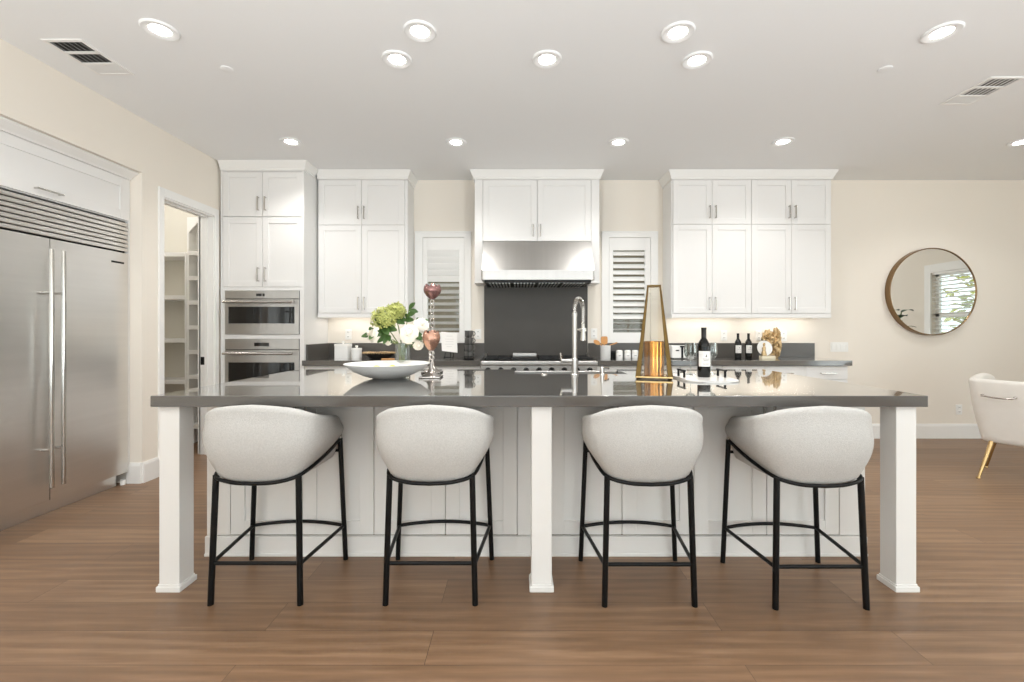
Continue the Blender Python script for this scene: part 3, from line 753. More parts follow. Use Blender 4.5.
# flip-up panel above
t = thing('refrigerator_cabinet', 'white shaker cabinet front above the refrigerator', 'cabinet', (FX-.3, (AL0+AL1)/2, ZG1))
bm = nb(); box(bm, -3.85, FX-.024, AL0+.004, AL1-.004, ZG1+.006, ALZ-.004, .001); box(bm, FX-.03, FX-.002, FY1+.001, AL1-.004, .17, ALZ-.004, .001); box(bm, FX-.03, FX-.002, AL0+.004, FY0-.001, .17, ALZ-.004, .001)
obj('carcass', bm, M['cab'], t)
Rz = Matrix.Rotation(PI/2, 4, 'Z')     # a -Y facing shape turned to face +X
bm = shaker(nb(), FY0, FY1, ZG1+.012, 2.47, 0, .075); xform(bm, Matrix.Translation((FX, 0, 0)) @ Rz)
d = obj('door', bm, M['cab'], t)
bm = pull_h(2.905, 3.075, ZG1+.055, 0); xform(bm, Matrix.Translation((FX, 0, 0)) @ Rz); obj('handle', bm, M['chrome'], d)
bm = nb(); prism(bm, [(FX-.02, 2.472), (FX+.012, 2.472), (FX+.02, 2.49), (FX+.07, 2.522), (FX+.07, ALZ-.004), (FX-.02, ALZ-.004)], 'y', AL0+.004, AL1-.004); obj('top_moulding', bm, M['trim'], t)

# ================================================================== ISLAND
IX0, IX1, IY0, IY1 = -1.732, 1.932, 2.095, 3.50
SX0, SX1, SY0 = -.028, .775, 3.13
t = thing('island_countertop', 'long dark grey polished quartz countertop of the island', 'countertop', ((IX0+IX1)/2, 2.8, ZUN))
bm = nb(); prism(bm, [(IX0, IY0), (IX1, IY0), (IX1, IY1), (SX1, IY1), (SX1, SY0), (SX0, SY0), (SX0, IY1), (IX0, IY1)], 'z', ZUN, ZTOP)
bmesh.ops.bevel(bm, geom=bm.edges[:], offset=.003, segments=2, affect='EDGES', profile=.5)
obj('worktop', bm, M['slab'], t)
YI = 2.47
bx0, bx1 = -1.727, 1.927
t = thing('island_cabinet', 'white shaker island cabinet with eight doors behind the stools', 'cabinet', (0, 3.0, 0))
bm = nb(); box(bm, bx0, bx1, YI+.020, 2.56, .11, ZUN-.001, .001)
box(bm, bx0, bx0+.02, YI+.02, IY1-.03, .0, ZUN-.001, .001); box(bm, bx1-.02, bx1, YI+.02, IY1-.03, 0, ZUN-.001, .001)
box(bm, bx0, SX0-.03, IY1-.05, IY1-.03, .1, ZUN-.001); box(bm, SX1+.03, bx1, IY1-.05, IY1-.03, .1, ZUN-.001); box(bm, SX0-.03, SX1+.03, IY1-.05, IY1-.03, .1, .62)
obj('carcass', bm, M['islandcab'], t)
de = [PX(v, YI) for v in (230.3, 302.2, 373.9, 445.4, 517.2)]; dr = [PX(v, YI) for v in (550, 622, 694, 766.8, 839.4)]
for a, b_ in ((bx0, de[0]-.002), (de[4]+.002, dr[0]-.002), (dr[4]+.002, bx1)): obj('filler_strip', bx(a, b_, YI, YI+.021, .112, ZUN-.001, .0015), M['islandcab'], t)
for es in (de, dr):
    for k in range(4):
        d = obj('door', shaker(nb(), es[k]+.002, es[k+1]-.002, .114, ZUN-.008, YI, .077), M['islandcab'], t)
        hx = es[k+1]-.030 if k % 2 == 0 else es[k]+.030
        obj('handle', pull_v(hx, .72, .865, YI), M['chrome'], d)
bm = nb(); box(bm, bx0-.004, bx1+.004, YI-.012, YI+.012, 0, .108, .003); box(bm, bx0-.004, bx0+.012, YI+.012, IY1-.04, 0, .108, .003); box(bm, bx1-.012, bx1+.004, YI+.012, IY1-.04, 0, .108, .003); box(bm, bx0-.004, bx1+.004, YI-.018, YI-.008, 0, .016, .003)
obj('base_trim', bm, M['islandcab'], t)
def post(label, cx, first=None):
    cy = 2.175; w_ = .049
    if first: return dup(first, (cx, cy, 0), label)
    t = thing('support_post', label, 'post', (cx, cy, 0), 'square white posts carrying the island top')
    obj('shaft', bx(cx-w_, cx+w_, cy-w_, cy+w_, .03, ZUN-.0005, .005), M['islandcab'], t)
    bm = nb(); box(bm, cx-w_-.009, cx+w_+.009, cy-w_-.009, cy+w_+.009, 0, .026, .003)
    prism(bm, rpoly(cx-w_-.005, cx+w_+.005, cy-w_-.005, cy+w_+.005, .01), 'z', .026, .034)
    obj('foot_block', bm, M['islandcab'], t)
    return t
p0 = post('square white island post at the left end', -1.667)
post('square white island post in the middle between the stools', .113, p0)
post('square white island post at the right end', 1.856, p0)
# sink, faucet, dispenser, button
t = thing('sink', 'stainless apron sink set into the back of the island top', 'sink', ((SX0+SX1)/2, 3.31, .64))
bm = nb(); a, b_, c, d_ = SX0-.012, SX1+.012, SY0-.012, IY1+.012; th = .006
box(bm, a, b_, c, d_, .66, .666)
box(bm, a, a+th, c, d_, .66, ZUN-.001, .001); box(bm, b_-th, b_, c, d_, .66, ZUN-.001, .001); box(bm, a, b_, c, c+th, .66, ZUN-.001, .001)
obj('basin', bm, M['steelv'], t)
obj('apron', bx(SX0+.002, SX1-.002, IY1-.02, IY1+.014, .64, .930, .006, 3), M['steelv'], t)
obj('drain', lt([(0, .003), (.03, .003), (.045, .006), (.047, 0), (0, 0)], ((SX0+SX1)/2, 3.32, .666), 24), M['chrome'], t)
fx, fy = PX(574.6, 3.04), 3.04
t = thing('faucet', 'tall brushed steel spring-neck faucet on the island', 'faucet', (fx, fy, ZTOP))
bm = nb(); lathe(bm, [(0, 0), (.026, 0), (.026, .006), (.021, .012), (.021, .112), (.0165, .118), (.0165, .40), (.0185, .405), (.0185, .425), (.012, .43), (0, .43)], (fx, fy, ZTOP), 28)
obj('post', bm, M['steelv'], t)
hdx, hdy = .082, .165; path = []
zs0 = 1.365; R = math.hypot(hdx, hdy)/2; ux, uy = hdx/(2*R), hdy/(2*R)
for z in (1.36, 1.375): path.append(Vector((fx, fy, z)))
for k in range(25):
    a = PI-PI*k/24; path.append(Vector((fx+ux*(R+R*math.cos(a)), fy+uy*(R+R*math.cos(a)), 1.378+R*.98*math.sin(a))))
path.append(Vector((fx+hdx, fy+hdy, 1.33))); path.append(Vector((fx+hdx, fy+hdy, 1.262)))
obj('hose', tb(path, .009, 12), M['steel'], t)
# helical spring around the hose
T_, N_ = frame_vectors(path, False); cum = [0]
for a, b_ in zip(path, path[1:]): cum.append(cum[-1]+(b_-a).length)
hel = []; turns = 27; steps = turns*9
for q in range(steps+1):
    s = cum[-1]*q/steps*.94; i = 0
    while i < len(cum)-2 and cum[i+1] < s: i += 1
    f = (s-cum[i])/max(1e-9, cum[i+1]-cum[i]); p = path[i].lerp(path[i+1], f); tt = T_[i].lerp(T_[i+1], f).normalized(); nn = N_[i].lerp(N_[i+1], f).normalized(); bb = tt.cross(nn)
    a = 2*PI*q/9; hel.append(p+(nn*math.cos(a)+bb*math.sin(a))*.0135)
obj('spring', tb(hel, .0036, 6), M['chrome'], t)
bm = nb(); lathe(bm, [(0, -.10), (.019, -.10), (.021, -.09), (.015, -.01), (.012, .03), (0, .03)], (fx+hdx, fy+hdy, 1.27), 24); obj('spray_head', bm, M['chrome'], t)
bm = nb(); tube(bm, [(fx, fy, 1.252), (fx+hdx, fy+hdy, 1.252)], .007, 10); lathe(bm, [(.0225, -.012), (.026, -.012), (.026, .012), (.0225, .012), (.0225, -.012)], (fx+hdx, fy+hdy, 1.252), 24); obj('holder_arm', bm, M['chrome'], t)
bm = nb(); tube(bm, [(fx, fy, 1.04), (fx-.088, fy, 1.04)], .014, 14); h = obj('handle', bm, M['steelv'], t)
bm = nb(); tube(bm, [(fx-.083, fy, 1.032), (fx-.09, fy, 1.045), (fx-.098, fy-.002, 1.095)], [.008, .008, .006], 10); obj('lever', bm, M['chrome'], h)
x = PX(602.3, 3.09); t = thing('soap_dispenser', 'small steel soap dispenser beside the island sink', 'soap dispenser', (x, 3.09, ZTOP))
obj('pillar', lt([(0, 0), (.018, 0), (.018, .004), (.0145, .008), (.0145, .05), (.011, .054), (0, .054)], (x, 3.09, ZTOP), 20), M['steel'], t)
obj('spout', tb([(x, 3.09, .985), (x+.02, 3.115, .987), (x+.055, 3.155, .982), (x+.058, 3.158, .975)], .006, 8), M['chrome'], t)
o = obj('air_switch', lt([(0, .010), (.016, .010), (.018, .008), (.019, .003), (.024, .003), (.024, 0), (0, 0)], (PX(544, 3.095), 3.095, ZTOP), 24), M['chrome']); tag(o, 'small round steel button on the island beside the sink', 'button')

# ================================================================== STOOLS
def tub_shell(B, T, thick, bulge=.03, N=44, V=12):
    """closed upholstered shell between a lower curve B(s) and an upper curve T(s), s = 0 at the back to 1 at an arm tip"""
    bm = nb(); cols = []
    for i in range(N+1):
        t = -1+2*i/N; s = abs(t); sg = -1 if t < 0 else 1
        b_ = keyed(B, s); p = keyed(T, s); b_.x *= sg; p.x *= sg
        # outward direction in plan from the neighbouring bottom/top curve
        e = .01; s2 = min(1, s+e); s1 = max(0, s-e)
        d = (keyed(T, s2)-keyed(T, s1)); d.z = 0
        d.x *= sg; n = Vector((d.y, -d.x, 0))
        if sg < 0: n = -n
        if n.length < 1e-9: n = Vector((0, -1, 0))
        n.normalize()
        if s < 1e-6: n = Vector((0, -1, 0))
        tip = min(1, (1-s)/.10)                   # arms thin out to a rounded tip
        th = thick*(.45+.55*math.sqrt(max(0, 1-(1-tip)**2)))
        out, inn = [], []
        for j in range(V+1):
            v = j/V; q = b_.lerp(p, v)+n*bulge*math.sin(PI*min(1, v*1.05))*(1-.4*s)
            out.append(q); inn.append(q-n*th+Vector((0, 0, .004)))
        col = list(out)
        up = (p-b_).normalized()
        for k in range(1, 6):                      # rounded rim
            a = PI*k/6; col.append((out[-1]+inn[-1])/2+(out[-1]-inn[-1])/2*math.cos(a)+up*th*.5*math.sin(a))
        col += inn[::-1]
        for k in range(1, 4):
            a = PI*k/4; col.append((out[0]+inn[0])/2-(out[0]-inn[0])/2*math.cos(a)-up*th*.32*math.sin(a))
        cols.append([bm.verts.new(c) for c in col])
    m = len(cols[0])
    for a, b_ in zip(cols, cols[1:]):
        for k in range(m): bm.faces.new((a[k], a[(k+1) % m], b_[(k+1) % m], b_[k]))
    for ring in (cols[0], cols[-1]):               # close the arm tips with a soft cap
        c = sum((v.co for v in ring), Vector())/m
        fwd = Vector((0, .012, 0)) if True else 0
        mid = [bm.verts.new(c+(v.co-c)*.62+fwd*.8) for v in ring]; cc = bm.verts.new(c+fwd)
        for k in range(m):
            bm.faces.new((ring[k], ring[(k+1) % m], mid[(k+1) % m], mid[k])); bm.faces.new((mid[k], mid[(k+1) % m], cc))
    return bm
SB = [(0, (0, -.212, .568)), (.2, (.100, -.209, .573)), (.4, (.186, -.182, .592)), (.6, (.214, -.065, .615)), (.8, (.223, .07, .640)), (1, (.226, .185, .668))]
ST = [(0, (0, -.250, .888)), (.2, (.115, -.246, .880)), (.36, (.206, -.216, .862)), (.48, (.262, -.150, .832)), (.62, (.280, -.04, .808)), (.8, (.262, .08, .783)), (1, (.226, .195, .762))]
def loop(f, n, s0=0, s1=1):
    L = [f(s1+(s0-s1)*i/n) for i in range(n)]; R_ = [f(s0+(s1-s0)*i/n) for i in range(n+1)]
    return [Vector((-p.x, p.y, p.z)) for p in L]+R_
def make_stool(label, loc):
    t = thing('bar_stool', label, 'bar stool', loc, 'upholstered bar stools along the island')
    K = dict(world=False)
    obj('backrest', tub_shell(SB, ST, .05, .034), M['fabric'], t, smooth=60, **K)
    # seat pad filling the tub
    bm = nb(); edge = loop(lambda s: keyed(SB, s), 16)
    rings = []
    for k, (sc_, z, up) in enumerate(((.55, .560, 0), (.86, .566, 0), (.93, .585, .25), (.95, .62, .35), (.93, .662, .2), (.84, .680, .05), (.55, .688, 0))):
        rings.append([bm.verts.new((p.x*sc_, (p.y-.0)*sc_ if p.y < .1 else p.y*min(1, sc_+.12), z+(p.z-.61)*up)) for p in edge])
    m = len(edge)
    for a, b_ in zip(rings, rings[1:]):
        for j in range(m): bm.faces.new((a[j], a[(j+1) % m], b_[(j+1) % m], b_[j]))
    bm.faces.new(rings[0][::-1]); bm.faces.new(rings[-1])
    obj('seat', bm, M['fabric'], t, smooth=50, **K)
    # black hoop under the shell
    def hoop(s):
        p = keyed(SB, s); q = Vector((p.x*1.015, p.y-.012*(1-s), p.z-.010)); return q
    bm = tb(loop(hoop, 20), .0085, 10); obj('seat_hoop', bm, M['black'], t, smooth=60, **K)
    for sx in (-1, 1):
        bm = tb([(sx*.204, -.200, .0), (sx*.189, -.185, .586)], .0135, 14); obj('leg', bm, M['black'], t, smooth=60, **K)
        bm = tb([(sx*.256, .200, .0), (sx*.229, .192, .662)], .0125, 14); l_ = obj('leg', bm, M['black'], t, smooth=60, **K)
        obj('leg_cap', tb([(sx*.229, .192, .660), (sx*.228, .192, .700)], .010, 12), M['silver'], l_, smooth=60, **K)
    bm = nb(); box(bm, -.225, .225, .176, .190, .592, .606, .003); box(bm, -.19, .19, -.172, -.158, .572, .584, .003); box(bm, -.10, -.085, -.165, .18, .585, .596, .002); box(bm, .085, .10, -.165, .18, .585, .596, .002)
    obj('seat_rail', bm, M['black'], t, **K)
    z = .185; pts = []
    for k in range(13):
        a = -1+2*k/12; pts.append((.247*a, .2+.030*(1-a*a), z+.010*(1-a*a)))
    bm = nb(); ring = [Vector((-.203, -.192, z)), Vector((-.245, .192, z))]+[Vector(p) for p in pts]+[Vector((.245, .192, z)), Vector((.203, -.192, z))]
    tube(bm, ring, .009, 10); tube(bm, [(-.203, -.192, z), (.203, -.192, z)], .009, 10)
    obj('footrest', bm, M['black'], t, smooth=60, **K)
    return t
s1 = make_stool('pale grey tub bar stool nearest the left island post', (-1.195, 2.225, 0))
dup(s1, (-.399, 2.225, 0), 'pale grey tub bar stool just left of the middle island post')
dup(s1, (.596, 2.215, 0), 'pale grey tub bar stool just right of the middle island post')
dup(s1, (1.358, 2.195, 0), 'pale grey tub bar stool nearest the right island post')

# ================================================================== ON THE ISLAND
# shallow bowl
bcx, bcy = PX(387.8, 2.86), 2.86
prof = [(0, 0), (.085, 0), (.095, .003), (.155, .022), (.212, .050), (.248, .078), (.266, .094), (.269, .0965), (.267, .0975), (.250, .082), (.205, .056), (.140, .030), (.07, .018), (0, .016)]
o = obj('fruit_bowl', lt(prof, (bcx, bcy, ZTOP), 64), M['porcelain'], smooth=60); tag(o, 'wide shallow white bowl on the island', 'bowl')
for k, (dx, dy, rz) in enumerate(((-.100, .085, .3), (-.005, .125, 1.2), (.122, .085, 2.0), (-.06, .0, .7))):
    bm = nb(); bmesh.ops.create_icosphere(bm, subdivisions=3, radius=.026)
    for v in bm.verts:
        u = v.co.x/.026; v.co.x *= 1.22+.25*abs(u)**6; v.co += v.co.normalized()*.0012*noise.noise(v.co*90)
    xform(bm, Matrix.Rotation(rz, 4, 'Z')); xform(bm, Matrix.Translation((bcx+dx, bcy+dy, ZTOP+.022+.026+.12*(dx*dx+dy*dy))))
    o = obj('lemon', bm, M['lemon'], smooth=80)
    tag(o, 'small yellow fruit lying in the %s of the white bowl' % ['left part', 'back left part', 'right part', 'centre'][k], 'fruit', 'yellow fruit in the bowl')
# vase and flowers
vx, vy = PX(402.8, 3.16), 3.16
o = obj('glass_vase', lt([(0, 0), (.050, 0), (.052, .004), (.053, .215), (.0505, .216), (.0495, .012), (0, .012)], (vx, vy, ZTOP), 32), M['clear'], smooth=50); tag(o, 'clear cylindrical glass vase of flowers behind the bowl', 'vase')
def leaf_shape(bm, base, d, length, width, droop=.2, mi=0, up=Vector((0, 0, 1))):
    d = d.normalized(); side = d.cross(up)
    if side.length < 1e-3: side = Vector((1, 0, 0))
    side.normalize(); nrm = side.cross(d); rows = []; n = 7
    for i in range(n+1):
        u = i/n; wd = width*math.sin(PI*min(.97, u*.9+.06))**.8*.5; c = base+d*length*u-Vector((0, 0, 1))*droop*length*u*u
        rows.append([bm.verts.new(c-side*wd+nrm*wd*.25), bm.verts.new(c), bm.verts.new(c+side*wd+nrm*wd*.25)])
    fs = []
    for a, b_ in zip(rows, rows[1:]):
        fs += [bm.faces.new((a[0], a[1], b_[1], b_[0])), bm.faces.new((a[1], a[2], b_[2], b_[1]))]
    for f in fs: f.material_index = mi
def petal_cup(bm, c, axis, r, open_, n, size, seed):
    """one ring of cupped petals"""
    rnd = random.Random(seed); z = axis.normalized(); x = z.orthogonal().normalized(); y = z.cross(x)
    for k in range(n):
        a = 2*PI*k/n+rnd.uniform(-.2, .2)+seed; rad = x*math.cos(a)+y*math.sin(a); tan = z.cross(rad); rows = []
        for i in range(6):
            u = i/5; th = open_*u**.8
            p = c+rad*(r*.25+size*math.sin(th)*u)+z*(size*math.cos(th)*u-size*.35)
            wd = size*.58*math.sin(PI*(.12+.80*u))**.7; curl = .18*size
            rows.append([bm.verts.new(p+tan*wd*q+(-rad*math.cos(th)*-1+z*.2)*(-curl*q*q)+rad*rnd.uniform(-1, 1)*.04*size) for q in (-1, -.5, 0, .5, 1)])
        for p_, q_ in zip(rows, rows[1:]):
            for j in range(4): bm.faces.new((p_[j], p_[j+1], q_[j+1], q_[j]))
def stem_pts(top):
    r0 = random.Random(int(top.x*1e4)); foot = Vector((vx+r0.uniform(-.03, .03), vy+r0.uniform(-.03, .03), ZTOP+.02)); lip = Vector((vx+(top.x-vx)*.16, vy+(top.y-vy)*.16, ZTOP+.20))
    return [foot, lip, lip.lerp(top, .5)+Vector((0, 0, .012)), top]
def flower_thing(name, label, cat, top):
    t = thing(name, label, cat, tuple(stem_pts(top)[0]), 'flowers in the glass vase')
    obj('stem', tb(stem_pts(top), [.004, .004, .0035, .003], 7), M['stem'], t, smooth=60)
    return t
def peony(label, px, py, Y, size, axis=(0, -1, .5)):
    c = Vector((PX(px, Y), Y, PZ(py, Y))); ax = Vector(axis).normalized(); t = flower_thing('white_peony', label, 'flower', c-ax*size*.4)
    bm = nb()
    for k, (op, n, sc_) in enumerate(((1.75, 8, 1.0), (1.35, 8, .95), (1.0, 7, .85), (.65, 6, .72), (.35, 5, .6), (.15, 4, .45))): petal_cup(bm, c, ax, size*.3*sc_, op, n, size*sc_, k+1)
    q = bmesh.ops.create_icosphere(bm, subdivisions=3, radius=size*.36)
    for v in q['verts']: v.co = c+ax*size*.12+v.co*(1+.25*noise.noise(v.co*70+Vector((px, 0, 0))))
    obj('bloom', bm, M['petal'], t, smooth=70)
    bm = nb(); r0 = random.Random(px)
    for k in range(3): leaf_shape(bm, c-ax*size*.5, Vector((r0.uniform(-1, 1), r0.uniform(-.6, .2), r0.uniform(-.2, .5))), size*1.5, size*.7, up=Vector((0, -1, .2)))
    obj('leaves', bm, M['leaf'], t, smooth=70)
peony('drooping white rose at the left of the bouquet', 370.5, 333, 3.05, .056, (-.75, -.6, .35))
peony('largest white peony at the front of the bouquet', 409, 333, 3.06, .066, (.1, -1, .3))
peony('white peony at the upper right of the bouquet', 422.5, 324, 3.12, .054, (.5, -.7, .5))
peony('small white flower at the right edge of the bouquet, before the copper cup', 428, 338, 3.08, .038, (.6, -.8, .1))
peony('low white flower hanging over the vase rim at right', 418.5, 345.5, 3.08, .036, (.3, -.9, -.2))
peony('small white flower half hidden left of the vase', 387, 341, 3.10, .030, (-.4, -.9, .1))
def hydrangea(label, px, py, Y, rx, rz):
    c = Vector((PX(px, Y), Y, PZ(py, Y))); t = flower_thing('green_hydrangea', label, 'flower', c-Vector((0, 0, rz*.5)))
    bm = nb(); n = 150; ga = PI*(3-5**.5)
    for k in range(n):
        z = 1-2*(k+.5)/n
        if z < -.75: continue
        r = math.sqrt(1-z*z); d = Vector((r*math.cos(ga*k), r*math.sin(ga*k), z)); q = c+Vector((d.x*rx, d.y*rx, d.z*rz))*(.82+.26*random.random())
        x = d.orthogonal().normalized(); d = (d+Vector((random.uniform(-.6, .6), random.uniform(-.6, .6), random.uniform(-.6, .6)))).normalized(); x = d.orthogonal().normalized(); y = d.cross(x); a0 = random.random()*6; s = .0125+.006*random.random()
        cv = bm.verts.new(q-d*.002)
        for p in range(4):
            a = a0+p*PI/2
            tip = bm.verts.new(q+(x*math.cos(a)+y*math.sin(a))*s*1.25+d*.003); l_ = bm.verts.new(q+(x*math.cos(a-.55)+y*math.sin(a-.55))*s*.85+d*.004); r_ = bm.verts.new(q+(x*math.cos(a+.55)+y*math.sin(a+.55))*s*.85+d*.004)
            bm.faces.new((cv, l_, tip, r_))
    obj('bloom', bm, M['hydra'], t, smooth=0)
    bm = nb(); bmesh.ops.create_icosphere(bm, subdivisions=2, radius=1); xform(bm, Matrix.Translation(c) @ Matrix.Diagonal((rx*.76, rx*.76, rz*.74, 1))); obj('bloom_core', bm, M['stem'], t)
    bm = nb()
    for dv in ((-.3, -.9, -.5), (.6, -.8, -.3), (.9, -.2, 0)): leaf_shape(bm, c-Vector((0, 0, rz*.75)), Vector(dv), rx*1.3, rx*.7, up=Vector((.2, -1, .3)))
    obj('leaves', bm, M['leaf'], t, smooth=70)
hydrangea('green hydrangea at the left of the bouquet', 383.5, 319, 3.12, .080, .078)
hydrangea('green hydrangea at the top of the bouquet', 396, 312, 3.22, .066, .062)
c = Vector((PX(409, 3.2), 3.2, PZ(309, 3.2))); t = flower_thing('leaf_sprig', 'sprig of green leaves rising right of the hydrangeas', 'foliage', c)
bm = nb()
for b_, dv, L in (((0, 0, 0), (.5, -.2, .55), .075), ((0, 0, -.01), (.9, -.3, -.05), .075), ((-.015, 0, -.05), (.7, -.4, .3), .085), ((-.03, 0, -.08), (.8, -.5, .1), .09), ((-.03, 0, -.1), (-.3, -.9, .1), .10), ((-.02, 0, -.07), (.3, -.8, .5), .08)): leaf_shape(bm, c+Vector(b_), Vector(dv), L, L*.46, .12, up=Vector((0, -1, .35)))
obj('leaves', bm, M['leaf'], t, smooth=70)
c = Vector((PX(384, 3.1), 3.1, PZ(338, 3.1))); t = flower_thing('leaf_sprig', 'sprig of dark leaves hanging low left of the vase', 'foliage', c+Vector((.02, 0, .0)))
bm = nb()
for dv, L in (((-.8, -.4, -.5), .085), ((-.2, -.8, -.7), .08), ((.4, -.8, -.5), .07), ((-.9, -.2, .2), .07)): leaf_shape(bm, c+Vector((.03, 0, .02)), Vector(dv), L, L*.46, .12, up=Vector((0, -1, .35)))
obj('leaves', bm, M['leaf'], t, smooth=70)
# chain-stem candle holders
def chain_holder(label, px, Y, h, cup_r, cup_h, m):
    x = PX(px, Y); t = thing('candle_holder', label, 'candle holder', (x, Y, ZTOP), 'chain-stem candle holders')
    bm = nb(); box(bm, x-.068, x+.068, Y-.068, Y+.068, ZTOP, ZTOP+.012, .004); lathe(bm, [(.062, .011), (.058, .016), (.034, .028), (.018, .05), (.010, .085), (.0085, .09), (0, .09)], (x, Y, ZTOP), 28)
    obj('base', bm, M['silver'], t)
    bm = nb(); z = ZTOP+.092; k = 0; ztop = ZTOP+h-cup_h
    n = max(3, round((ztop-z)/.033)); p = (ztop-z)/n
    for k in range(n):
        zc_ = z+p*(k+.5); pts = []
        for q in range(16):
            a = 2*PI*q/16; u, v = .0125*math.cos(a), (p*.5+.001)*math.sin(a)
            pts.append((x+u, Y+(.003 if k % 2 else -.003), zc_+v))
        tube(bm, pts, .0038, 8, True)
    obj('chain_stem', bm, M['silver'], t, smooth=60)
    cup = [(0, 0), (.014, .002), (.024, .010), (cup_r*.66, cup_h*.24), (cup_r*.93, cup_h*.48), (cup_r, cup_h*.66), (cup_r*.93, cup_h*.86), (cup_r*.74, cup_h), (cup_r*.70, cup_h*.99), (cup_r*.9, cup_h*.6), (cup_r*.68, cup_h*.32), (0, cup_h*.14)]
    bm = nb(); rings = lathe(bm, cup, (x, Y, ztop), 28)
    for i, ring in enumerate(rings):
        if len(ring) > 1:
            for j, v in enumerate(ring):
                f = cup[i][1]/cup_h
                if f > .8: v.co.z += cup_h*.09*math.cos(5*2*PI*j/28)*(f-.8)/.2   # petalled rim
                v.co.x = x+(v.co.x-x)*(1+.04*math.cos(5*2*PI*j/28)*f)
    obj('cup', bm, M[m], t, smooth=60)
chain_holder('taller chain-stem candle holder with mauve mosaic cup', 432.3, 3.22, .635, .064, .105, 'mauve')
chain_holder('shorter chain-stem candle holder with copper cup, right of the bowl', 431.2, 2.90, .300, .058, .125, 'rose')
# lantern
lx_, ly_ = PX(654, 2.88), 2.88
t = thing('pyramid_lantern', 'tall tapering gold lantern with amber glass cylinder on the island', 'lantern', (lx_, ly_, ZTOP))
hb, ht, LH = .113, .042, .595; z0 = ZTOP+.014
bm = nb()
def corner(k, f): # f 0 bottom..1 top
    sx, sy = ((-1, -1), (1, -1), (1, 1), (-1, 1))[k]; h_ = hb+(ht-hb)*f
    return Vector((lx_+sx*h_, ly_+sy*h_, z0+(LH-.014)*f))
for k in range(4):          # corner angles: two flat legs each
    sx, sy = ((-1, -1), (1, -1), (1, 1), (-1, 1))[k]; a, b_ = corner(k, 0), corner(k, 1)
    for dx, dy in ((-sx, 0), (0, -sy)):
        w0, w1, th = .030, .009, .004
        d = Vector((dx, dy, 0)); nn = Vector((sx if dx == 0 else 0, sy if dy == 0 else 0, 0))*-1
        vs = []
        for p, wd in ((a, w0), (b_, w1)): vs.append([bm.verts.new(q) for q in (p, p+d*wd, p+d*wd+nn*th, p+nn*th)])
        for j in range(4): bm.faces.new((vs[0][j], vs[0][(j+1) % 4], vs[1][(j+1) % 4], vs[1][j]))
        bm.faces.new(vs[0][::-1]); bm.faces.new(vs[1])
h_ = ht+.001
box(bm, lx_-h_, lx_+h_, ly_-h_, ly_-h_+.006, ZTOP+LH-.006, ZTOP+LH+.003); box(bm, lx_-h_, lx_+h_, ly_+h_-.006, ly_+h_, ZTOP+LH-.006, ZTOP+LH+.003)
box(bm, lx_-h_, lx_-h_+.006, ly_-h_, ly_+h_, ZTOP+LH-.006, ZTOP+LH+.003); box(bm, lx_+h_-.006, lx_+h_, ly_-h_, ly_+h_, ZTOP+LH-.006, ZTOP+LH+.003)
obj('frame', bm, M['bronze'], t)
obj('base_plate', bx(lx_-hb, lx_+hb, ly_-hb, ly_+hb, ZTOP+.008, ZTOP+.020, .002), M['gold'], t)
for k in range(4):
    c = corner(k, 0); sx, sy = ((-1, -1), (1, -1), (1, 1), (-1, 1))[k]
    obj('foot', lt([(0, 0), (.010, 0), (.011, .004), (.008, .009), (0, .009)], (c.x-sx*.016, c.y-sy*.016, ZTOP), 16), M['bronze'], t)
bm = nb()
for k in range(4):
    a, b_ = corner(k, .02), corner((k+1) % 4, .02); c, d = corner((k+1) % 4, .99), corner(k, .99); cen = Vector((lx_, ly_, 0))
    def inn(p, q=.006): v = Vector((p.x-lx_, p.y-ly_, 0)).normalized(); return p-v*q
    A = [bm.verts.new(inn(p)) for p in (a, b_, c, d)]; B = [bm.verts.new(inn(p, .010)) for p in (a, b_, c, d)]
    bm.faces.new(A); bm.faces.new(B[::-1])
    for j in range(4): bm.faces.new((A[j], B[j], B[(j+1) % 4], A[(j+1) % 4]))
obj('glass_panes', bm, M['pane'], t, smooth=0)
cyl = .062
obj('candle_cylinder', lt([(0, .0), (cyl, 0), (cyl, .215), (cyl-.004, .217), (cyl-.005, .012), (0, .012)], (lx_, ly_, ZTOP+.0205), 36), M['amber'], t, smooth=50)
t.rotation_euler = (0, 0, math.radians(-17)); t.location = (lx_, ly_, ZTOP)
# marble tray, glasses, wine bottle
tcx, tcy = PX(702, 2.83), 2.84; hwx, hwy = .158, .235
t = thing('serving_tray', 'white marble serving tray with black arched handles on the island', 'tray', (tcx, tcy, ZTOP))
bm = nb(); prism(bm, [(tcx+x, tcy+y) for x, y in rpoly(-hwx, hwx, -hwy, hwy, .09, 8)], 'z', ZTOP, ZTOP+.012)
bmesh.ops.bevel(bm, geom=[e for e in bm.edges if abs(e.verts[0].co.z-e.verts[1].co.z) < 1e-5], offset=.003, segments=2, affect='EDGES', profile=.5)
obj('plate', bm, M['marble'], t)
for sx in (-1, 1):
    x = tcx+sx*(hwx-.03); bm = nb()
    for y in (-.05, .05): box(bm, x-.006, x+.006, tcy+y-.006, tcy+y+.006, ZTOP+.012, ZTOP+.052, .002)
    box(bm, x-.007, x+.007, tcy-.065, tcy+.065, ZTOP+.050, ZTOP+.060, .003)
    obj('handle', bm, M['black'], t)
ZT2 = ZTOP+.0122
BP = [(0, 0), (.036, 0), (.0385, .006), (.0385, .190), (.036, .208), (.024, .232), (.0155, .245), (.0145, .255), (.0145, .300), (.0155, .302), (.0155, .312), (0, .312)]
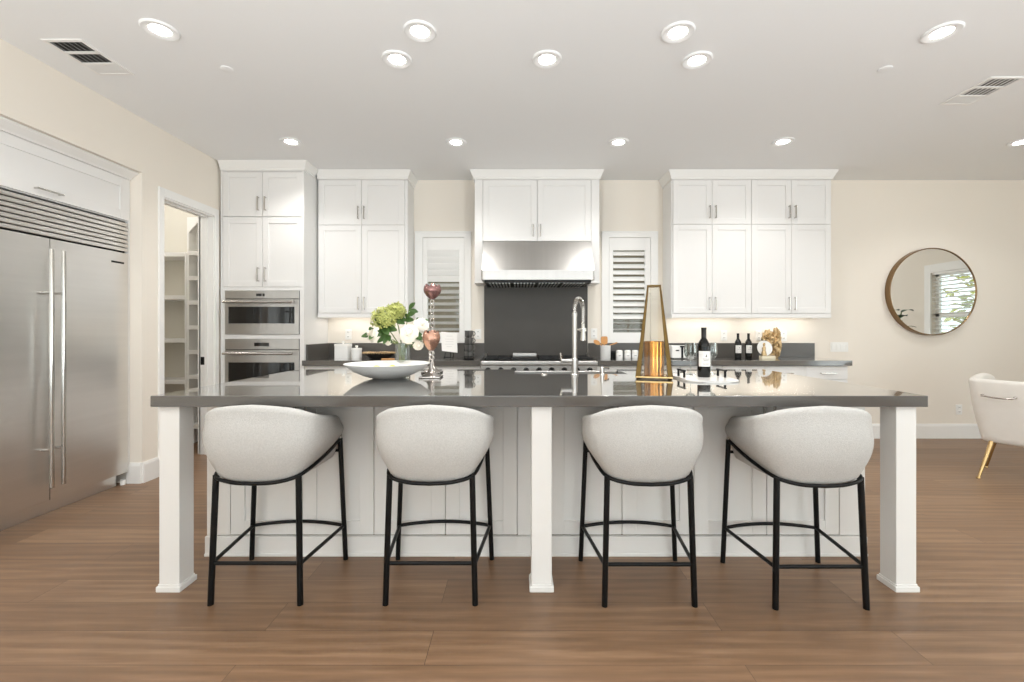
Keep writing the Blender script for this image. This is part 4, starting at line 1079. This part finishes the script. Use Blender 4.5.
def wine_bottle(label, x, y, z, s=1.0, cat='wine bottle'):
    t = thing('wine_bottle', label, cat, (x, y, z), 'dark wine bottles')
    obj('bottle', lt([(r*s, h*s) for r, h in BP], (x, y, z), 36), M['bottle'], t, smooth=50)
    obj('neck_foil', lt([(.0150*s, .245*s), (.0152*s, .257*s), (.0152*s, .300*s), (.0163*s, .303*s), (.0163*s, .3135*s), (0, .3137*s)], (x, y, z), 28), M['foilcap'], t, smooth=50)
    bm = nb(); cols = []
    for k in range(19):
        a = -PI/2+(-1.25+2.5*k/18); r = .0389*s; cols.append([bm.verts.new((x+r*math.cos(a), y+r*math.sin(a), z+h*s)) for h in (.068, .165)])
    for a, b_ in zip(cols, cols[1:]): bm.faces.new((a[0], b_[0], b_[1], a[1]))
    L = obj('label', bm, M['label'], t)
    bm = nb(); r = .0392*s
    def on(a, h): return Vector((x+r*math.sin(a), y-r*math.cos(a), z+h*s))
    v = [bm.verts.new(on(a, h)) for a, h in ((-.14, .128), (.14, .128), (.0, .146))]; bm.faces.new(v)
    for h, wd in ((.114, .55), (.104, .4), (.083, .5)):
        for k in range(5):
            a = -wd+2*wd*k/5; q = [bm.verts.new(on(aa, hh)) for aa, hh in ((a, h), (a+2*wd/5*.8, h), (a+2*wd/5*.8, h+.0025), (a, h+.0025))]; bm.faces.new(q)
    obj('label_print', bm, M['ink'], L)
    return t
wine_bottle('wine bottle with white label standing on the marble tray', PX(703.8, 2.83), 2.83, ZT2, 1.0)
def wine_glass(label, x, y, z):
    t = thing('wine_glass', label, 'wine glass', (x, y, z), 'wine glasses on the tray')
    bm = nb(); lathe(bm, [(0, .003), (.034, .001), (.036, 0), (.0365, .001), (.032, .004), (.008, .009), (.0042, .016), (.0038, .09), (.006, .097), (.024, .107), (.038, .128), (.0415, .15), (.039, .185), (.0355, .212), (.0348, .212), (.038, .185), (.0403, .15), (.037, .13), (.022, .110), (0, .102)], (x, y, z), 40)
    obj('glass', bm, M['clear'], t, smooth=60)
wine_glass('wine glass left of the bottle on the marble tray', PX(690.5, 2.98), 2.98, ZT2)
wine_glass('wine glass partly behind the bottle on the marble tray', PX(711.0, 3.0), 3.0, ZT2)

# ================================================================== ON THE BACK COUNTERS
# canisters
def canister(label, px0, px1, y0, y1, Y, round_=False):
    x0, x1 = PX(px0, Y), PX(px1, Y); h = PZ(y0, Y)-ZTOP-.03; c = (x0+x1)/2; w_ = (x1-x0)/2*.93
    t = thing('canister', label, 'canister', (c, Y, ZTOP), 'white lidded canisters')
    bm = nb(); prism(bm, rpoly(c-w_, c+w_, Y-w_, Y+w_, w_*(.9 if round_ else .18), 8), 'z', ZTOP+.0005, ZTOP+h*.84); obj('jar', bm, M['porcelain'], t)
    bm = nb(); prism(bm, rpoly(c-w_*1.03, c+w_*1.03, Y-w_*1.03, Y+w_*1.03, w_*(.9 if round_ else .2), 8), 'z', ZTOP+h*.84, ZTOP+h); l_ = obj('lid', bm, M['white'], t)
    obj('knob', lt([(0, .03), (.012, .028), (.016, .02), (.010, .008), (.008, 0), (0, 0)], (c, Y, ZTOP+h), 20), M['white'], l_)
canister('taller white square canister at the left end of the counter', 336.2, 350.3, 341, 357.5, 4.86)
canister('smaller white canister beside the taller square one', 351.6, 361.8, 345.3, 357.5, 4.84, True)
# platter
x0, x1, Y = PX(363.5, 4.80), PX(396, 4.80), 4.80; c = (x0+x1)/2
t = thing('serving_platter', 'dark platter with gold flecked rim on the left counter', 'platter', (c, Y, ZTOP))
R2 = (x1-x0)/2
obj('dish', lt([(0, .004), (R2*.55, .0), (R2*.62, .004), (R2*.9, .045), (R2, .060), (R2*.985, .064), (R2*.86, .052), (R2*.55, .012), (0, .010)], (c, Y, ZTOP), 48, sy=.62), M['tray'], t, smooth=60)
bm = nb()
for k in range(40):
    a = 2*PI*k/40; p = Vector((c+R2*.985*math.cos(a), Y+R2*.985*.62*math.sin(a), ZTOP+.0635)); q = bmesh.ops.create_icosphere(bm, subdivisions=1, radius=.0105+.003*random.random()); bmesh.ops.translate(bm, verts=q['verts'], vec=p)
obj('rim_beading', bm, M['foil'], t)
o = obj('wooden_server', bx(PX(381.5, 4.6), PX(394.5, 4.6), 4.585, 4.615, ZTOP, ZTOP+.016, .004), M['wood']); tag(o, 'small pale wooden stick lying in front of the dark platter', 'utensil')
# card on easel
Y = 4.78; t = thing('card_stand', 'white card leaning on a small black easel on the left counter', 'card', (PX(449, Y), Y, ZTOP))
bm = nb(); A = [(440.8, 331.6), (456.8, 333.2), (457.8, 352.6), (442.2, 350.8)]
vs = [bm.verts.new((PX(x, Y), Y-.012+(345-y)*.0016, PZ(y, Y))) for x, y in A]; v2 = [bm.verts.new(v.co+Vector((0, .003, 0))) for v in vs]
bm.faces.new(vs); bm.faces.new(v2[::-1])
for j in range(4): bm.faces.new((vs[j], v2[j], v2[(j+1) % 4], vs[(j+1) % 4]))
cd = obj('card', bm, M['paper'], t, smooth=0)
bm = nb()
for k, (y0, wd) in enumerate(((336, 6), (339, 9), (341.5, 8), (344, 9), (346.5, 5))): box(bm, PX(449.5-wd/2, Y), PX(449.5+wd/2, Y), Y-.0135+(345-y0)*.0016, Y-.0115+(345-y0)*.0016, PZ(y0+.25, Y), PZ(y0, Y))
obj('writing', bm, mat('pale_grey_ink', (190, 188, 184), .7, bump=(40, .01)), cd)
bm = nb()
for x in (445, 453.5): tube(bm, [(PX(x, Y), Y-.05, ZTOP+.006), (PX(x, Y), Y-.012, ZTOP+.012), (PX(x, Y), Y+.005, ZTOP+.05), (PX(449, Y), Y+.035, ZTOP+.2)], .004, 8); tube(bm, [(PX(x, Y), Y-.05, ZTOP+.005), (PX(x, Y), Y-.05, ZTOP+.03)], .004, 8)
tube(bm, [(PX(449, Y), Y+.036, ZTOP+.2), (PX(449, Y), Y+.12, ZTOP+.004)], .004, 8); tube(bm, [(PX(445, Y), Y-.01, ZTOP+.016), (PX(453.5, Y), Y-.01, ZTOP+.016)], .004, 8)
obj('easel', bm, M['black'], t)
# stacked mugs
Y = 4.72; mx = PX(468.8, Y)
t = thing('mug_rack', 'small black wire rack holding the stacked mugs', 'rack', (mx, Y, ZTOP))
bm = nb()
for k in range(3):
    a = 2*PI*k/3+.5; tube(bm, [(mx+.056*math.cos(a), Y+.056*math.sin(a), ZTOP+.001), (mx+.050*math.cos(a), Y+.050*math.sin(a), ZTOP+.30)], .003, 6)
for z in (.004, .03, .16): tube(bm, [(mx+.055*math.cos(2*PI*k/24), Y+.055*math.sin(2*PI*k/24), ZTOP+z) for k in range(24)], .003, 6, True)
for k in range(3):
    a = 2*PI*k/3+.5; tube(bm, [(mx, Y, ZTOP+.004), (mx+.055*math.cos(a), Y+.055*math.sin(a), ZTOP+.004)], .003, 6)
obj('wire_frame', bm, M['black'], t)
for k, q in enumerate(('lowest of the stack of four', 'second from the bottom of the stack', 'third from the bottom of the stack', 'topmost of the stack of four')):
    z = ZTOP+.008+k*.0745
    t = thing('mug', 'charcoal stoneware mug, '+q, 'mug', (mx, Y, z), 'stacked charcoal mugs')
    obj('cup', lt([(0, 0), (.030, 0), (.036, .006), (.0425, .030), (.0435, .072), (.041, .073), (.040, .03), (.034, .010), (0, .008)], (mx, Y, z), 28), M['mug'], t, smooth=50)
    obj('handle', tb([(mx+.041, Y, z+.062), (mx+.058, Y, z+.060), (mx+.067, Y, z+.045), (mx+.064, Y, z+.026), (mx+.042, Y, z+.018)], .0055, 8), M['mug'], t)
# utensil crock with wooden utensils
Y = 4.78; ux_ = PX(605.4, Y)
o = obj('utensil_crock', lt([(0, 0), (.050, 0), (.055, .006), (.056, .14), (.058, .144), (.054, .145), (.051, .012), (0, .010)], (ux_, Y, ZTOP), 32), M['porcelain'], smooth=50); tag(o, 'white ceramic crock holding wooden utensils right of the range', 'crock')
def utensil(label, pts, head, hl, hw_, thick=.008):
    t = thing('wooden_utensil', label, 'utensil', pts[0], 'wooden utensils in the crock')
    obj('shaft', tb(pts, .006, 8), M['wood'], t)
    bm = nb(); d = (Vector(pts[-1])-Vector(pts[-2])).normalized(); s = Vector((0, 1, 0)).cross(d).normalized(); b_ = Vector(pts[-1])-d*.008; n = s.cross(d)
    ring = []
    for k in range(20):
        a = 2*PI*k/20; e = 2/head; u = abs(math.cos(a))**e*(1 if math.cos(a) > 0 else -1); v = abs(math.sin(a))**e*(1 if math.sin(a) > 0 else -1); ring.append(b_+d*(hl/2+u*hl/2)+s*v*hw_/2)
    A = [bm.verts.new(p+n*thick/2) for p in ring]; B = [bm.verts.new(p-n*thick/2) for p in ring]
    bm.faces.new(A); bm.faces.new(B[::-1])
    for j in range(20): bm.faces.new((A[j], A[(j+1) % 20], B[(j+1) % 20], B[j]))
    obj('head', bm, M['wood'], t)
utensil('wooden turner with broad square head standing in the crock', [(ux_-.01, Y, ZTOP+.014), (ux_-.014, Y-.01, ZTOP+.165)], 5, .085, .072, .008)
utensil('wooden spoon leaning left out of the crock', [(ux_+.025, Y+.01, ZTOP+.02), (ux_-.048, Y-.03, ZTOP+.150), (ux_-.075, Y-.035, ZTOP+.165)], 2, .075, .045, .012)
utensil('thin wooden stirrer leaning right out of the crock', [(ux_-.025, Y-.01, ZTOP+.02), (ux_+.050, Y-.02, ZTOP+.150), (ux_+.085, Y-.02, ZTOP+.162)], 3, .05, .014, .006)
x = PX(613, 4.84)
t = thing('pepper_box', 'small black square box between crock and white jars', 'box', (x, 4.84, ZTOP)); bm = nb(); box(bm, x-.022, x+.022, 4.818, 4.862, ZTOP, ZTOP+.070, .003); obj('body', bm, M['black'], t); obj('lid', bx(x-.0225, x+.0225, 4.8175, 4.8625, ZTOP+.071, ZTOP+.082, .003), M['black'], t)
for k, (a, b_) in enumerate(((616.2, 622.6), (624.4, 630.8), (632, 638.2))):
    Y = 4.76; x = PX((a+b_)/2, Y); r_ = PX(b_, Y)-x
    t = thing('spice_jar', 'small white lidded jar, %s of three beside the crock' % ['left', 'middle', 'right'][k], 'jar', (x, Y, ZTOP), 'small white jars')
    obj('jar', lt([(0, 0), (r_*.92, 0), (r_, .004), (r_, .058), (r_*.9, .066), (0, .066)], (x, Y, ZTOP), 28), M['porcelain'], t, smooth=50)
    obj('lid', lt([(r_*.93, .066), (r_*.97, .068), (r_*.97, .084), (r_*.90, .091), (r_*.6, .095), (0, .096)], (x, Y, ZTOP), 28), M['white'], t, smooth=50)
    bm = nb()
    for q in range(4):
        aa = -.4+.2*q; box(bm, x+r_*math.sin(aa)-.0022, x+r_*math.sin(aa)+.0022, Y-r_-.0008, Y-r_*math.cos(.5), ZTOP+.034, ZTOP+.040)
    obj('lettering', bm, M['ink'], t)
# toaster-like appliance
Y = 4.82; x0, x1 = PX(669.6, Y), PX(684.6, Y); c = (x0+x1)/2
t = thing('toaster', 'small white toaster with black trim behind the gold lantern', 'toaster', (c, Y, ZTOP))
obj('body', bx(x0, x1, Y-.07, Y+.09, ZTOP+.006, ZTOP+.145, .012, 3), M['white'], t)
bm = nb(); box(bm, x0+.01, x1-.01, Y-.045, Y-.015, ZTOP+.146, ZTOP+.153, .002); box(bm, x0+.01, x1-.01, Y+.03, Y+.06, ZTOP+.146, ZTOP+.153, .002); obj('slot', bm, M['black'], t)
obj('side_panel', bx(x0+.1, x0+.122, Y-.073, Y-.068, ZTOP+.01, ZTOP+.125, .001), M['black'], t)
obj('lever', bx(x0+.085, x0+.137, Y-.095, Y-.07, ZTOP+.125, ZTOP+.142, .003), M['black'], t)
obj('dial', bx(x0+.042, x0+.078, Y-.074, Y-.068, ZTOP+.085, ZTOP+.098, .002), M['ink'], t)
for x in (x0+.02, x1-.02):
    obj('foot', bx(x-.01, x+.01, Y-.05, Y+.07, ZTOP, ZTOP+.007, .002), M['black'], t)
wine_bottle('left one of two wine bottles against the back upstand', PX(738, 4.87), 4.87, ZTOP+.0003, .87)
wine_bottle('right one of two wine bottles against the back upstand', PX(748.5, 4.87), 4.87, ZTOP+.0003, .87)
# plate on stand, figurine, sculpture
Y = 4.80; pcx, pcz = PX(764.4, Y), PZ(350.5, Y); pr = PX(772, Y)-pcx
t = thing('display_plate', 'round white plate standing on a cream block before the gold sculpture', 'plate', (pcx, Y, ZTOP))
bm = nb(); lathe(bm, [(0, .004), (pr*.62, .004), (pr*.7, .008), (pr*.97, .016), (pr, .018), (pr*.98, .022), (pr*.68, .014), (0, .010)], n=40)
xform(bm, Matrix.Translation((pcx, Y+.012, max(pcz, ZTOP+.030+pr))) @ Matrix.Rotation(math.radians(80), 4, 'X')); obj('dish', bm, M['porcelain'], t, smooth=60)
bx_ = PX(767, 4.77); obj('block', bx(bx_-.072, bx_+.072, 4.735, 4.80, ZTOP, ZTOP+.034, .004), mat('cream_block', (236, 226, 200), .6, bump=(30, .05)), t)
fxx = PX(764, 4.757); t = thing('figurine', 'small gold seated figurine on the cream block before the white plate', 'figurine', (fxx, 4.757, ZTOP+.034))
bm = nb(); lathe(bm, [(0, 0), (.026, 0), (.028, .008), (.024, .03), (.016, .06), (.019, .082), (.012, .096), (.007, .102), (.012, .112), (.0135, .124), (.009, .137), (0, .140)], (fxx, 4.757, ZTOP+.0345), 24)
for v in bm.verts:
    v.co += Vector((noise.noise(v.co*60), noise.noise(v.co*60+Vector((5, 5, 5))), 0))*.004
obj('body', bm, M['foil'], t, smooth=60)
Y = 4.93; scx = PX(772, Y)
t = thing('gold_sculpture', 'crumpled gold foil-like sculpture on the right counter', 'sculpture', (scx, Y, ZTOP))
bm = nb()
def lump(c, rx, ry, rz, seed):
    q = bmesh.ops.create_icosphere(bm, subdivisions=5, radius=1)
    for v in q['verts']:
        d = v.co.copy(); k = 1+.26*noise.noise(d*2.6+Vector((seed,)*3))+.12-.42*abs(noise.noise(d*4.5+Vector((seed,)*3)))+.06*noise.noise(d*15)
        v.co = Vector((c[0]+d.x*rx*k, c[1]+d.y*ry*k, max(ZTOP, c[2]+d.z*rz*k)))
lump((PX(769.5, Y), Y+.02, ZTOP+.205), .064, .055, .098, 2.2); lump((PX(776, Y), Y-.01, ZTOP+.165), .045, .05, .150, 7.7); lump((PX(774.5, Y), Y+.01, ZTOP+.05), .05, .05, .055, 4.1)
obj('body', bm, M['foil'], t, smooth=40)

# ================================================================== RIGHT SIDE
# mirror
mcx, mcz, mr = PX(931.2, 5.10), PZ(291.8, 5.10), .500
t = thing('round_mirror', 'round wall mirror with deep brass frame on the bare wall at right', 'mirror', (mcx, D, mcz))
RX = Matrix.Translation((mcx, D-.001, mcz)) @ Matrix.Rotation(PI/2, 4, 'X')     # lathe axis towards the camera
bm = nb(); lathe(bm, [(mr-.012, .0), (mr, 0), (mr, .066), (mr-.002, .068), (mr-.010, .068), (mr-.012, .066), (mr-.012, 0)], n=96); xform(bm, RX); obj('frame', bm, mat('aged_brass', (140, 115, 85), .3, 1, bump=(30, .03)), t)
bm = nb(); lathe(bm, [(0, .060), (mr-.011, .060), (mr-.011, .004), (0, .004)], n=96); xform(bm, RX); obj('glass', bm, M['mirror'], t)
# dining chair
phi = math.radians(30); CC = (4.246, 3.73, 0)
t = thing('dining_chair', 'ivory upholstered tub chair with gold legs at the right edge', 'chair', CC, None, phi)
K = dict(world=False)
# local frame: faces +x, y to its left; build as a tub with "back" at -x
CB = [(0, (0, -.20, .315)), (.25, (.13, -.198, .315)), (.42, (.205, -.17, .315)), (.5, (.222, -.12, .315)), (.75, (.225, .06, .32)), (1, (.225, .23, .33))]
CT = [(0, (0, -.285, .80)), (.25, (.16, -.283, .803)), (.42, (.262, -.258, .806)), (.5, (.284, -.20, .812)), (.75, (.285, .03, .835)), (1, (.275, .24, .80))]
RR = Matrix.Rotation(-PI/2, 4, 'Z')     # +y (front) -> +x
bm = tub_shell(CB, CT, .065, .012); xform(bm, RR); obj('backrest', bm, M['velvet'], t, smooth=60, **K)
bm = nb(); box(bm, -.19, .25, -.215, .215, .31, .40, .03, 4); obj('seat_base', bm, M['velvet'], t, **K)
bm = nb(); box(bm, -.18, .27, -.205, .205, .395, .48, .035, 4); obj('seat_cushion', bm, M['velvet'], t, **K)
for p0, p1 in (((-.17, .15, .32), (-.31, .20, 0)), ((.12, .19, .32), (.17, .27, 0)), ((-.17, -.15, .32), (-.31, -.20, 0)), ((.12, -.19, .32), (.17, -.27, 0))):
    a, b_ = Vector(p0), Vector(p1); l_ = obj('leg', tb([a, a.lerp(b_, .97)], [.018, .010], 14), M['gold'], t, smooth=60, **K)
    obj('leg_tip', lt([(0, 0), (.014, 0), (.016, .004), (.014, .012), (.011, .014), (0, .014)], tuple(b_), 16), M['gold'], l_, **K)
hy = .085
bm = nb(); xx = -.297
tube(bm, [(xx+.006, hy+.095, .706), (xx-.02, hy+.094, .706), (xx-.032, hy+.08, .702), (xx-.034, hy+.03, .694), (xx-.034, hy-.03, .692), (xx-.032, hy-.08, .696), (xx-.02, hy-.094, .70), (xx+.006, hy-.095, .70)], .0065, 10)
for yy in (hy+.095, hy-.095): lathe(bm, [(0, -.012), (.011, -.008), (.012, 0), (.011, .008), (0, .012)], (xx-.004, yy, .703), 14)
obj('pull_handle', bm, M['silver'], t, **K)
# plant seen in the mirror
pxx, pyy = 5.37, 3.52
t = thing('potted_plant', 'dark leafy potted plant reflected in the round mirror', 'plant', (pxx, pyy, 0))
obj('pot', lt([(0, 0), (.14, 0), (.17, .32), (.18, .34), (.165, .34), (.15, .29), (0, .29)], (pxx, pyy, 0), 32), M['water'], t)
bm = nb(); bl = nb(); rr = random.Random(3)
for k in range(6):
    top = Vector((pxx+rr.uniform(-.22, .22), pyy+rr.uniform(-.22, .22), rr.uniform(1.25, 1.75))); bot = Vector((pxx+rr.uniform(-.05, .05), pyy+rr.uniform(-.05, .05), .28))
    tube(bm, [bot, bot.lerp(top, .5)+Vector((0, 0, .05)), top], .008, 6)
    for q in range(11):
        f = .35+.65*q/10; a = rr.uniform(0, 6.28); leaf_shape(bl, bot.lerp(top, f), Vector((math.cos(a), math.sin(a), .5)), .26, .09, .35)
obj('stem', bm, M['stem'], t); obj('leaves', bl, M['darkleaf'], t, smooth=70)
# hedge outside the right window
bm = nb(); rr = random.Random(5)
for k in range(2400):
    p = Vector((8.3+rr.uniform(0, .7), rr.uniform(1.5, 6.2), rr.uniform(-.15, 2.6))); d = Vector((-1, rr.uniform(-1, 1), rr.uniform(-.4, 1))); leaf_shape(bm, p, d, .24, .13, .2)
o = obj('hedge', bm, M['hedge'], smooth=70); tag(o, 'yellow-green hedge outside the window reflected in the mirror', 'hedge')
